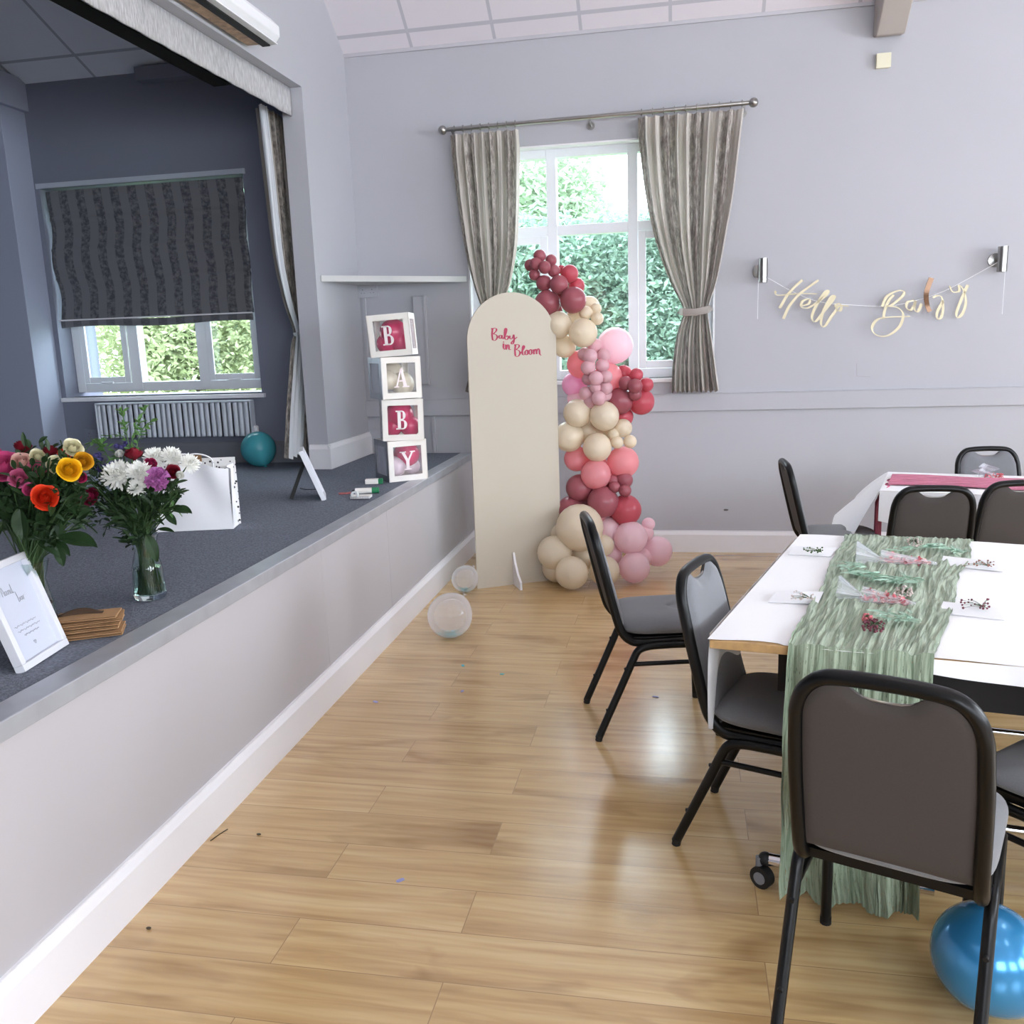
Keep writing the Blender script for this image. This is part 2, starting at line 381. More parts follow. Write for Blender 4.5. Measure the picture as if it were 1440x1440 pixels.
CEIL2 = ceil_mat('stage ceiling tiles', (222, 230, 242), math.atan(SSL), (170, 178, 194), (.12, .1, 0))
sc = MB()
sc.prism([(-5.3, .3, 3.52 - SSL * .75), (XI, .3, 3.52 - SSL * .75), (XI, RY, 3.52 - SSL * (RY - SY)), (-5.3, RY, 3.52 - SSL * (RY - SY))], (0, 0, .06))
sc.prism([(-5.3, RY, 3.52 - SSL * (RY - SY)), (XI, RY, 3.52 - SSL * (RY - SY)), (XI, YN - .2, 3.4), (-5.3, YN - .2, 3.4)], (0, 0, .06))
struct(sc.build('ceiling_stage', CEIL2))
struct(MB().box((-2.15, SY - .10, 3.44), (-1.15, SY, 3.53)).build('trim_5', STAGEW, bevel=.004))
struct(MB().box((-3.10, SY - .012, 2.80), (-1.44, SY, 2.835)).build('trim_6', mat('pale lintel', (178, 184, 196), .5)))
skirt([((-3.1, SY), (XI, SY))], HS, .16, .02, 'baseboard_stage_back', mat('grey skirting', (120, 122, 130), .6))

# ------------------------------------------------------------------ windows
def frame_rect(g, x0, x1, z0, z1, wd, y0, y1):
    g.box((x0, y0, z0), (x0 + wd, y1, z1)); g.box((x1 - wd, y0, z0), (x1, y1, z1))
    g.box((x0 + wd, y0, z0), (x1 - wd, y1, z0 + wd)); g.box((x0 + wd, y0, z1 - wd), (x1 - wd, y1, z1))
w1 = sempty('window_1')
g = MB(); frame_rect(g, WX0, WX1, WZ0, WZ1, .07, .10, .18)
for mx in (.645, 1.225): g.box((mx - .036, .098, WZ0 + .01), (mx + .036, .182, WZ1 - .01))
g.box((WX0 + .01, .103, 2.325), (WX1 - .01, .177, 2.395)); g.build('window_frame', UPVC, w1, bevel=.004)
g = MB(); frame_rect(g, .10, .61, 1.355, 2.325, .055, .085, .10); frame_rect(g, 1.262, 1.73, 1.355, 2.325, .055, .085, .10); g.build('sash', UPVC, w1, bevel=.004)
g = MB().box((.08, .138, 1.33), (1.76, .144, 2.88)); g.build('pane', PANE, w1)
g = MB().box((WX0 - .02, -.02, WZ0 - .03), (WX1 + .02, .12, WZ0)); g.build('window_sill', WHITE, w1, bevel=.004)
g = MB(); g.box((WX0 - .001, .001, WZ0), (WX0 + .012, .1, WZ1)); g.box((WX1 - .012, .001, WZ0), (WX1 + .001, .1, WZ1)); g.box((WX0, .001, WZ1 - .012), (WX1, .1, WZ1 + .001)); g.build('reveal', WHITE, w1)
w2 = sempty('window_2')
SG = -.30
g = MB(); frame_rect(g, SX0, SX1, SZ0 + .03, SZ1, .07, SG, SG + .08)
for mx in (-2.56, -1.985): g.box((mx - .045, SG - .002, SZ0 + .04), (mx + .045, SG + .082, SZ1 - .01))
g.build('window_frame', UPVC, w2, bevel=.004)
g = MB(); frame_rect(g, -3.0, -2.605, 1.37, 2.7, .045, SG - .015, SG); frame_rect(g, -1.94, -1.53, 1.37, 2.7, .045, SG - .015, SG); g.build('sash', UPVC, w2, bevel=.003)
MB().box((-3.02, SG + .038, 1.34), (-1.5, SG + .044, 2.75)).build('pane', PANE, w2)
for hx in (-2.8, -1.73): MB().box((hx - .05, SG - .03, 1.365), (hx + .05, SG - .016, 1.38)).build('window_handle', UPVC, w2, bevel=.003)
MB().box((SX0 - .03, SY - .03, SZ0 - .03), (SX1 + .03, SG, SZ0)).build('window_sill', WHITE, w2, bevel=.004)
# windows of the right and near walls (seen only from other positions)
n = 3
for yc in (-2.6, -5.6, -8.4):
    wo = sempty('window_%d' % n); n += 1; g = MB()
    for a, b_ in (((XR + .1, yc - .9, 1.2), (XR + .16, yc + .9, 1.27)), ((XR + .1, yc - .9, 2.93), (XR + .16, yc + .9, 3.0)), ((XR + .1, yc - .9, 1.2), (XR + .16, yc - .83, 3)), ((XR + .1, yc + .83, 1.2), (XR + .16, yc + .9, 3)), ((XR + .1, yc - .03, 1.2), (XR + .16, yc + .03, 3))): g.box(a, b_)
    g.build('window_frame', UPVC, wo)

# ------------------------------------------------------------------ outside
LEAFM = {}
for k_, c_ in dict(a=(156, 176, 146), b=(152, 176, 160), c=(176, 184, 146), d=(156, 178, 162)).items(): LEAFM[k_] = translucent('leaves ' + k_, c_, .35, .6, noise=.35, nscale=3)
BARK = mat('bark', (90, 80, 70), .9, noise=.2)
def tree(name, label, cat, x, y, z0, z1, rx, ry, key, nleaf, trunk=True, group=None, size=.10, blobs=9, seed=1):
    rnd = random.Random(seed); t = thing(name, label, cat, (x, y, -.3), 0, group)
    if trunk:
        g = MB(); g.tube([(0, 0, 0), (.1, 0, (z0 + z1) * .4), (0, .1, z1)], .14, n=8, taper=lambda q: 1 - .7 * q); g.build('trunk', BARK, t, smooth=True)
    B = [(Vector((rnd.uniform(-rx, rx) * .65, rnd.uniform(-ry, ry) * .6, z0 + .3 + rnd.uniform(.2, .82) * (z1 - z0))), rnd.uniform(.3, .5)) for _ in range(blobs)]
    if name == 'hedge': B = [(Vector((rx * (-1 + 2 * (i_ % 8) / 7), rnd.uniform(-.3, .3), .5 + (i_ // 8) * (z1 - .7) / 3 + rnd.uniform(-.1, .1))), .33) for i_ in range(32)]; blobs = 32
    g = MB()
    for i in range(nleaf):
        c0, s_ = B[rnd.randrange(blobs)]; d = Vector((rnd.gauss(0, 1), rnd.gauss(0, 1), rnd.gauss(0, 1))).normalized() * (rnd.random() ** .35)
        p = c0 + Vector((d.x * rx * s_ * 1.3, d.y * ry * s_ * 1.3, d.z * (z1 - z0) * s_ * .75))
        if p.z < .1: p.z = rnd.uniform(.1, .6)
        a = Vector((rnd.gauss(0, 1), rnd.gauss(0, 1), rnd.gauss(0, .6))).normalized(); b_ = a.cross(Vector((rnd.gauss(0, 1), rnd.gauss(0, 1), rnd.gauss(0, 1)))).normalized()
        sz = size * rnd.uniform(.6, 1.3); n_ = len(g.v); up = a.cross(b_) * sz * .12
        for q in (-a * sz, -b_ * sz * .45 + up, a * sz, b_ * sz * .45 + up): g.v.append(p + q)
        g.face(n_, n_ + 1, n_ + 2, n_ + 3)
    g.build('foliage', LEAFM[key], t)
    return t
struct(MB().box((-30, .3, -.4), (30, 30, -.3)).build('ground', mat('grass ground', (120, 140, 84), .95, noise=.3, nscale=2)))
G = 'garden trees beyond the windows'
tree('hedge', 'tall bushy hedge outside the hall window, low and dense', 'hedge', 0.45, 6.6, 0, 3.15, 1.9, .9, 'b', 60000, False, None, .055, 16, 3)
tree('garden_tree', 'pale green tree outside the hall window, left of the pane of sky', 'tree', -1.3, 8.6, .6, 4.6, 1.5, 1.2, 'a', 42000, True, None, .07, 12, 4)
tree('garden_tree', 'airy tree in the middle of the hall window under the open sky', 'tree', .1, 11.5, .3, 4.0, 1.7, 1.4, 'd', 42000, True, None, .075, 13, 5)
tree('garden_tree', 'dark shrubby tree seen low in the right pane of the hall window', 'tree', 2.7, 8.6, 0, 2.6, 1.5, 1.2, 'b', 22000, True, None, .055, 9, 6)
tree('garden_tree', 'yellow green tree behind the left and middle panes of the stage window', 'tree', -5.6, 5.6, 0, 4.6, 1.7, 1.0, 'c', 28000, True, None, .055, 10, 8)
tree('garden_tree', 'mid green tree behind the right pane of the stage window', 'tree', -3.0, 6.0, 0, 4.6, 1.1, 1.0, 'a', 26000, True, None, .055, 10, 9)
tree('garden_tree', 'furthest soft green tree, behind the others beyond the stage window', 'tree', -7.5, 10.5, 0, 5.5, 3.2, 1.2, 'd', 13000, True, None, .11, 12, 10)

# ------------------------------------------------------------------ added fill panels in the ceiling (out of view, put in to brighten the hall)
FILLM = mat('fill panel glow', (255, 250, 240), .5, emit=7)
first = None
for y_ in (-2.9, -6.9):
    for x_ in (2.4, 5.2):
        sgn = 1 if y_ > RY else -1
        z_ = HC - SL * y_ if sgn > 0 else RZ + SL * (y_ - RY)
        lab = 'added fill light panel, out of view in the sloping hall ceiling'
        t = thing('ceiling_fill_light', lab, 'light', (x_, y_, z_ - .02), 0, 'added ceiling fill panels'); t.rotation_euler = (-sgn * math.atan(SL), 0, 0)
        MB().box((-.32, -.62, -.02), (.32, .62, .0)).build('light_frame', WHITE, t)
        MB().box((-.30, -.6, -.03), (.30, .6, -.021)).build('diffuser', FILLM, t)

# ------------------------------------------------------------------ curtains
CURT = stripe_mat('striped velvet', (200, 193, 185), (134, 125, 119), 7, .12)
LINING = translucent('curtain lining', (225, 228, 232), .3)
def drape(name, mat_, parent, edges, amp, folds, nu=150, nv=60, yc=-.1, axis='x', tie=None, ph=0.0, seed=0):
    """edges: list of (z, a_left, a_right, depth amplitude factor) from top to bottom"""
    rnd = random.Random(seed); jit = [rnd.uniform(-.25, .25) for _ in range(folds + 2)]
    zs = [e[0] for e in edges]
    def interp(z):
        for i in range(len(edges) - 1):
            a, b_ = edges[i], edges[i + 1]
            if z <= a[0] and z >= b_[0]:
                t_ = (a[0] - z) / (a[0] - b_[0]); t2 = t_ * t_ * (3 - 2 * t_) if (i > 0 and False) else t_
                return [a[k] + (b_[k] - a[k]) * t2 for k in (1, 2, 3)]
        return list(edges[-1][1:])
    def fn(u, v):
        z = zs[0] + (zs[-1] - zs[0]) * v; L, R, A = interp(z)
        k = u * folds; j = jit[int(k)] * (1 - abs(2 * (k % 1) - 1))
        a = L + (R - L) * (u + .25 * j / folds)
        d = amp * A * (math.sin(2 * math.pi * (k + ph)) + .35 * math.sin(2 * math.pi * (k * 2.3 + v * .7)))
        zz = z - (.012 * math.sin(6.28 * k) if v > .98 else 0)
        return (a, yc + d, zz) if axis == 'x' else (yc + d, a, zz)
    return MB().grid(fn, nu, nv).build(name, mat_, parent, smooth=80)
def curve_edges(pts, n=30):
    """pts: (z, l, r, amp) smoothed"""
    P = cat_rom([(p[0], p[1], p[2]) for p in pts], 6); A = cat_rom([(p[3], 0, 0) for p in pts], 6)
    return [(p.x, p.y, p.z, a.x) for p, a in zip(P, A)]
cl = thing('curtain', 'grey striped curtain left of the window, tied back behind the cream board', 'curtain', (0, 0, 0))
drape('drape', CURT, cl, curve_edges([(3.02, -.03, .455, .6), (2.8, -.02, .46, 1), (2.3, .03, .43, 1), (2.0, .09, .37, .9), (1.78, .16, .28, .5), (1.70, .165, .265, .45), (1.55, .09, .30, .8), (1.23, 0, .33, 1.1)]), .036, 8, yc=-.12, seed=3)
MB().tube([(.13, -.13, 1.73), (.16, -.185, 1.735), (.22, -.20, 1.74), (.28, -.18, 1.745), (.30, -.12, 1.75), (.22, -.05, 1.745), (.15, -.06, 1.74), (.13, -.13, 1.73)], .008, .026, n=8).build('tieback', CURT, cl, smooth=True)
cr = thing('curtain', 'grey striped curtain right of the window, pinched by a tieback at its middle', 'curtain', (0, 0, 0))
drape('drape', CURT, cr, curve_edges([(3.035, 1.275, 1.97, .6), (2.85, 1.285, 1.95, 1), (2.5, 1.33, 1.91, 1), (2.2, 1.40, 1.86, .9), (1.95, 1.49, 1.81, .75), (1.78, 1.575, 1.755, .5), (1.72, 1.58, 1.75, .5), (1.6, 1.54, 1.77, .7), (1.4, 1.51, 1.80, 1), (1.19, 1.50, 1.83, 1.2)]), .036, 10, yc=-.12, seed=5)
MB().tube([(1.56, -.13, 1.745), (1.58, -.185, 1.74), (1.66, -.205, 1.735), (1.74, -.185, 1.75), (1.765, -.12, 1.765), (1.67, -.05, 1.76), (1.57, -.07, 1.75), (1.56, -.13, 1.745)], .008, .026, n=8).build('tieback', CURT, cr, smooth=True)
# rod with ball ends, rings and brackets
rod = thing('curtain_rod', 'long steel curtain rod with ball ends above the window', 'curtain rod', (0, 0, 0))
MB().tube([(-.06, -.12, 3.055), (2.0, -.12, 3.07)], .014, n=12).build('rod', STEEL, rod, smooth=True)
for x_, z_ in ((-.085, 3.055), (2.03, 3.07)): MB().ball((x_, -.12, z_), .031).build('finial', STEEL, rod, smooth=True)
for x_ in (-.02, .95, 1.97):
    MB().tube([(x_, 0, 3.03), (x_, -.06, 3.03), (x_, -.12, 3.045)], .008).lathe([(0.0, 0), (.025, 0), (.025, .008), (0, .008)], (x_, -.008, 3.03), 14, Matrix.Rotation(H2, 3, 'X')).build('bracket', STEEL, rod, smooth=True)
for x_ in [(.0 + .062 * i) for i in range(8)] + [1.30 + .073 * i for i in range(10)]:
    z_ = 3.055 + (x_ + .06) * .0073
    MB().tube([(x_, -.12 + .021 * math.sin(a * .628), z_ + .021 * math.cos(a * .628)) for a in range(11)], .0035, n=6, up=(1, 0, 0)).build('curtain_ring', STEEL, rod, smooth=True)
# stage curtain, pelmet and track
STC = stripe_mat('dark striped velvet', (150, 142, 134), (84, 78, 72), 12, 0)
XC = -1.07
def sy(px, py): return atX(px, py, XC).y
st = thing('stage_curtain', 'tall patterned stage curtain with pale lining, tied beside the opening', 'curtain', (0, 0, 0))
ed = [(3.10, sy(362, 145), -.55, 1), (2.7, sy(372, 225), -.55, 1), (2.2, sy(384, 330), -.52, .9), (1.9, sy(398, 400), -.5, .7), (1.70, sy(411, 440), -.5, .4), (1.6, sy(408, 470), -.5, .5), (1.2, sy(402, 550), -.5, .8), (.86, sy(400, 627), -.5, 1)]
drape('drape', STC, st, curve_edges(ed), .03, 6, yc=XC, axis='y', seed=9)
drape('lining', LINING, st, curve_edges([(z, l - .045, l + .04, a) for z, l, r_, a in ed[:5]] + [(z, l - .015, l + .22, a) for z, l, r_, a in ed[5:]]), .014, 3, nu=50, yc=XC + .035, axis='y', seed=10)
MB().tube([(XC - .05, -.48, 1.73), (XC + .06, -.52, 1.72), (XC + .075, -.62, 1.69), (XC + .02, sy(409, 440) - .01, 1.68)], .02, .01).build('tieback', LINING, st, smooth=True)
PEL = mat('silver crushed fabric', (196, 194, 196), .6, noise=.28, nscale=45, bump=.5, bscale=40)
for nd in PEL.node_tree.nodes:
    if nd.type == 'TEX_NOISE':
        lk = nd.inputs['Vector'].links[0]; src = lk.from_socket; PEL.node_tree.links.remove(lk)
        PEL.node_tree.links.new(mapping(PEL.node_tree, src, (1, 2.0, .45)), nd.inputs['Vector'])
pm = thing('pelmet', 'silver grey crushed fabric pelmet along the top of the stage opening', 'pelmet', (0, 0, 0))
MB().grid(lambda u, v: (-.90 + .003 * math.sin(u * 240) * v, -.825 - u * 7.7, 3.222 - .17 * v), 300, 4).build('valance', PEL, pm, smooth=80, solid=.012)
tag(MB().box((-1.24, -8.4, 3.17), (-1.12, -1.17, 3.26)).build('curtain_track', BLACKF, bevel=.004), 'black curtain track box hanging behind the silver pelmet', 'curtain track')

# roman blind on the stage window
BL = stripe_mat('dark blind stripes', (112, 112, 116), (66, 68, 74), 22, .0)
rb = thing('roman_blind', 'dark striped roman blind half lowered over the stage window', 'blind', (0, 0, 0))
def blf(u, v):
    z = 2.785 - v * .93; fold = .0
    for q in (.22, .45, .68): fold += .010 * math.exp(-((v - q) / .012) ** 2)
    x = -3.06 + u * (1.575) + (.0 if v < .8 else 0)
    return (x + .012 * math.sin(v * 9) * (1 - u), SY + .04 - fold - .012 * math.sin(v * 14 + u * 2) , z)
MB().grid(blf, 60, 80).build('blind_fabric', BL, rb, smooth=80, solid=.004)
MB().grid(lambda u, v: (-3.055 + u * 1.57, SY + .02 - .008 * math.sin(u * 7), 1.85 + .008 * math.sin(u * 9) - v * .055), 60, 2).build('bottom_hem', BL, rb, smooth=80, solid=.006)
MB().box((-3.055, SY + .0, 1.846), (-1.485, SY + .012, 1.856)).build('hem_bar', WHITE, rb)
# radiator
RADM = mat('radiator enamel', (206, 212, 222), .4)
ra = thing('radiator', 'ribbed white panel radiator on the wall under the stage window', 'radiator', (0, 0, 0))
g = MB(); x0, x1 = -2.77, -1.52
def radf(u, v):
    k = u * 28; s_ = max(0, min(1, (math.sin(2 * math.pi * k) + .5) * 1.2)) if .02 < v < .98 else 0
    return (x0 + (x1 - x0) * u, SY - .085 - .008 * s_, .965 + .25 * v)
g.grid(radf, 208, 24); g.box((x0, SY - .085, .965), (x1, SY - .045, 1.215)); g.build('panel', RADM, ra, smooth=60)
MB().box((x0 - .006, SY - .10, 1.215), (x1 + .006, SY - .03, 1.228)).build('top_grille', RADM, ra, bevel=.003)
MB().box((x0 - .006, SY - .10, .955), (x0, SY - .03, 1.22)).box((x1, SY - .10, .955), (x1 + .006, SY - .03, 1.22)).build('side_panel', RADM, ra)
MB().box((x0 + .2, SY - .05, 1.0), (x0 + .24, SY - .001, 1.2)).box((x1 - .24, SY - .05, 1.0), (x1 - .2, SY - .001, 1.2)).build('bracket', RADM, ra)
MB().tube([(x1 + .02, SY - .06, HS + .003), (x1 + .02, SY - .06, .985), (x1 - .01, SY - .06, .985)], .009).lathe([(0, 0), (.018, 0), (.02, .05), (.012, .06), (0, .06)], (x1 + .02, SY - .06, .98), 14).build('valve', WHITE, ra, smooth=True)
# sockets and switches
def socket(name, label, cat, x, z, w_, h_, y=0, m=WHITE, gang=0):
    t = thing(name, label, cat, (x, y, z))
    MB().box((-w_ / 2, -.03, -h_ / 2), (w_ / 2, 0, h_ / 2)).build('back_box', m, t, bevel=.003)
    MB().box((-w_ / 2 - .002, -.038, -h_ / 2 - .002), (w_ / 2 + .002, -.031, h_ / 2 + .002)).build('face_plate', m, t, bevel=.002)
    for i in range(gang):
        cx = (i - (gang - 1) / 2) * w_ / gang
        g = MB()
        for dx, dz, sx, sz in ((0, .012, .004, .008), (-.011, -.012, .006, .003), (.011, -.012, .006, .003)): g.box((cx + dx - sx / 2, -.0395, dz - sz / 2), (cx + dx + sx / 2, -.0382, dz + sz / 2))
        g.build('pin_holes', BLACKR, t)
        MB().box((cx - .006 + .02, -.043, .014), (cx + .006 + .02, -.0385, .032)).build('rocker', m, t, bevel=.001)
    return t
socket('wall_socket', 'white double socket under the corner shelf', 'socket', -.744, 1.985, .146, .086, 0, WALL, 2)
socket('wall_socket', 'double socket low on the stage wall left of the radiator', 'socket', -2.86, .985, .146, .086, SY, STAGEW, 2)
socket('switch_box', 'small ivory box high on the wall under the beam end', 'switch', 2.845, 3.28, .085, .085, 0, IVORY, 0)
# conduit covers on the wall
tag(MB().box((-.40, -.028, 1.285), (-.31, 0, 1.935)).box((-.318, -.036, 1.28), (-.298, 0, 1.94)).build('conduit_cover', WALL, bevel=.003), 'wide wall-coloured vertical cable cover right of the letter boxes', 'cable cover')
tag(MB().box((-.80, -.012, 1.175), (-.775, 0, 1.94)).build('cable_trunking', WALL, bevel=.002), 'thin vertical trunking running down from the double socket in the corner', 'cable cover')
tag(MB().box((-.305, -.016, HS + .002), (-.28, 0, 1.04)).build('cable_trunking', WALL, bevel=.002), 'short vertical trunking below the dado board behind the letter boxes', 'cable cover')
tag(MB().tube([atY(1204.5, 511, -.001), atY(1205, 529, -.001), atY(1224, 530, -.001)], .002, n=4).build('tape_mark', mat('old tape', (170, 164, 166), .7)), 'faint corner mark of old tape on the wall below the banner', 'mark')
tag(MB().ball(atY(1021, 717, -.004), .012, 10, 6, (1.5, .4, .6)).build('wall_plug', mat('dark filler', (96, 92, 92), .8), smooth=True), 'small dark plug in the wall above the skirting', 'wall plug')
# triangular corner shelf
SHM = mat('shelf laminate', (196, 196, 194), .5)
sh = thing('corner_shelf', 'triangular pale corner shelf above the letter boxes', 'shelf', (0, 0, 0))
MB().prism([(XW, 0, 2.03), (XW, -.73, 2.03), (.01, 0, 2.03)], (0, 0, .03)).build('board', SHM, sh, bevel=.002)
d_ = Vector((.83, .73, 0)).normalized(); n_ = Vector((d_.y, -d_.x, 0))
MB().prism([Vector((XW, -.73, 2.022)), Vector((XW, -.73, 2.022)) + n_ * .008, Vector((XW, -.73, 2.062)) + n_ * .008, Vector((XW, -.73, 2.062))], Vector((.83, .73, 0))).build('edge_strip', SHM, sh)
# air heater over the stage opening
ac = thing('air_heater', 'white wall heater mounted above the stage opening with its louvre open', 'heater', (0, 0, 0))
HM = mat('heater plastic', (236, 236, 240), .35)
prof = [(XW, 0, 3.46), (XW, 0, 3.36), (XW + .07, 0, 3.335), (XW + .17, 0, 3.335), (XW + .20, 0, 3.37), (XW + .20, 0, 3.42), (XW + .15, 0, 3.47), (XW + .03, 0, 3.48)]
MB().prism([(a, -2.75, c_) for a, b_, c_ in prof], (0, 1.21, 0)).build('casing', HM, ac, bevel=.006)
ac.location.z = -.085
MB().box((XW + .03, -2.72, 3.322), (XW + .10, -1.60, 3.336)).build('heating_element', mat('warm copper mesh', (176, 140, 104), .4, metal=.3, noise=.4, nscale=30), ac)
MB().box((XW + .105, -2.73, 3.318), (XW + .15, -1.57, 3.334)).build('air_slot', BLACKR, ac)
MB().box((XW + .125, -2.73, 3.326), (XW + .19, -1.56, 3.332)).build('louvre', HM, ac)

# ------------------------------------------------------------------ banner on two wall lights
def sconce(x, z, label):
    t = thing('wall_light', label, 'wall light', (x, 0, z))
    MB().tube([(0, -.085, -.08), (0, -.085, .08)], .031, n=20).tube([(0, -.085, -.0805), (0, -.085, -.0802)], .025, n=16).build('cylinder_shade', STEEL, t, smooth=True)
    MB().lathe([(0, 0), (.045, 0), (.045, .012), (.015, .018), (.0, .018)], (-.02, -.001, 0), 18, Matrix.Rotation(H2, 3, 'X')).build('wall_plate', STEEL, t, smooth=True)
    MB().tube([(-.02, -.015, 0), (-.008, -.055, 0)], .01).build('arm', STEEL, t, smooth=True)
    return t
sconce(2.115, 2.0, 'brushed steel cylinder wall light holding the left end of the gold banner')
sconce(3.62, 2.0, 'brushed steel cylinder wall light holding the right end of the gold banner')
GOLD = mat('gold mirror card', (206, 194, 162), .42, metal=.25)
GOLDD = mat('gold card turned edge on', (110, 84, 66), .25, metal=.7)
STRM = mat('white string', (240, 240, 242), .7)
def ribbon(g, pts, wmin, wmax, th, nrm, slant=Vector((.25, 0, 1))):
    """flat pen stroke: wide on downstrokes, thin across; extruded along nrm by th"""
    pts = cat_rom(pts, 6); nrm = Vector(nrm).normalized(); sd = slant.normalized(); K = len(pts); n0 = len(g.v)
    for i, p in enumerate(pts):
        t_ = (pts[min(i + 1, K - 1)] - pts[max(i - 1, 0)]).normalized(); q = nrm.cross(t_).normalized()
        wd = wmin + (wmax - wmin) * max(0, abs(t_.dot(sd))) ** 3
        for a, b_ in ((-1, 0), (1, 0), (1, 1), (-1, 1)): g.v.append(p + q * wd / 2 * a + nrm * th * b_)
    for i in range(K - 1):
        for j in range(4): k = (j + 1) % 4; g.face(n0 + i * 4 + j, n0 + i * 4 + k, n0 + i * 4 + 4 + k, n0 + i * 4 + 4 + j)
    g.face(n0, n0 + 3, n0 + 2, n0 + 1); e = n0 + 4 * (K - 1); g.face(e, e + 1, e + 2, e + 3)
ban = thing('script_banner', 'gold Hello Baby script letter banner strung on white string between two wall lights', 'banner', (0, 0, 0))
def bp(p, y=-.055): return atY(1040 + p[0] / 3.6, 320 + p[1] / 3.6, y)
LET = {
 'H': [[(180, 320), (190, 342), (255, 338), (320, 334), (392, 336)], [(318, 265), (280, 300), (240, 345), (203, 408)], [(400, 266), (345, 305), (300, 340), (250, 400), (222, 462)]],
 'e': [[(310, 398), (350, 385), (352, 362), (320, 372), (312, 400), (340, 408), (375, 392)]],
 'l': [[(375, 392), (430, 350), (450, 320), (430, 330), (385, 400), (366, 455), (385, 475), (430, 420)]],
 'L': [[(430, 420), (470, 370), (482, 345), (462, 355), (425, 420), (412, 485), (430, 500), (465, 450), (492, 415)]],
 'o': [[(492, 415), (486, 395), (505, 385), (516, 400), (508, 422), (490, 412), (510, 395), (552, 398)]],
 'B': [[(780, 340), (755, 370), (735, 420), (727, 462)], [(722, 400), (745, 350), (800, 320), (832, 325), (820, 352), (770, 392), (748, 398), (800, 405), (828, 440), (810, 500), (755, 545), (700, 547), (670, 515), (690, 472), (740, 455), (862, 450)]],
 'a': [[(882, 368), (850, 378), (845, 405), (865, 418), (885, 392), (890, 370), (884, 410), (902, 425), (922, 385)]],
 'y': [[(978, 355), (1000, 345), (1022, 352), (1030, 400), (1022, 450), (1003, 462), (1000, 430), (1030, 370)], [(1062, 295), (1078, 325), (1110, 322), (1112, 292), (1135, 320), (1145, 380), (1128, 435), (1104, 456), (1098, 430), (1120, 370), (1155, 290)]],
}
for k_, ss in LET.items():
    g = MB()
    for s_ in ss: ribbon(g, [bp(p) for p in s_], .006, .019, .003, (0, -1, 0), Vector((.5, 0, 1)))
    g.build('letter', GOLD, ban)
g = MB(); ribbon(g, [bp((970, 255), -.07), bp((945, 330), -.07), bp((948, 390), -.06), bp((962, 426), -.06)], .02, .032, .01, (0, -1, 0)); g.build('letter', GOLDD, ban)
g = MB().tube(cat_rom([bp((98, 230), -.09), bp((170, 270)), bp((270, 325)), bp((400, 375)), bp((560, 392)), bp((740, 398)), (bp((860, 378))), bp((1000, 335)), bp((1100, 290)), bp((1315, 172), -.09)], 5), .0018, n=5); g.build('string', STRM, ban)
g = MB(); a = bp((95, 265), -.118); b_ = bp((1345, 215), -.118)
g.tube([a, a - Vector((0, 0, .26))], .0016, n=5); g.tube([b_, b_ - Vector((0, 0, .28))], .0016, n=5); g.build('string_tail', STRM, ban)
del a, b_

# ------------------------------------------------------------------ arched board
A0 = Vector((.263, -1.097, 0)); A1 = Vector((.781, -.822, 0)); bd = (A1 - A0); BWd = bd.length; bd.normalize(); bn = Vector((bd.y, -bd.x, 0))
Mb = Matrix(((bd.x, -bn.x, 0, A0.x), (bd.y, -bn.y, 0, A0.y), (0, 0, 1, 0), (0, 0, 0, 1)))     # local: x along, y back, z up
ar = thing('arched_backdrop_board', 'tall cream arch-topped board lettered Baby in Bloom, standing by the stage end', 'backdrop board', (0, 0, 0))
pts = [(0, 0, 0), (BWd, 0, 0)] ; rr = BWd / 2; zt = 1.885 - rr
pts += [(rr + rr * math.cos(a), 0, zt + rr * math.sin(a)) for a in [math.pi * i / 32 for i in range(33)]]
MB().prism(pts, (0, .016, 0), Mb).build('panel', CREAMP, ar)
foot = [(0, 0, 0), (0, -.15, 0), (0, -.15, .05), (0, -.09, .09), (0, -.035, .16), (0, -.008, .22), (0, 0, .22)]
MB().prism([(.245, y, z) for _, y, z in foot], (.014, 0, 0), Mb).build('foot_bracket', WHITE, ar)
MB().prism([(.245, .016 + .3 * i, z) for i, z in ((0, 0), (1, 0), (1, .04), (0, .5))], (.014, 0, 0), Mb).build('foot_bracket', WHITE, ar)
BER = mat('raspberry vinyl', (178, 44, 84), .5)
def onb(p):
    d = ray(680 + p[0] / 14.4, 440 + p[1] / 14.4); P0 = A0 + bn * .001
    return CAM + d * ((P0 - CAM).dot(bn) / d.dot(bn))
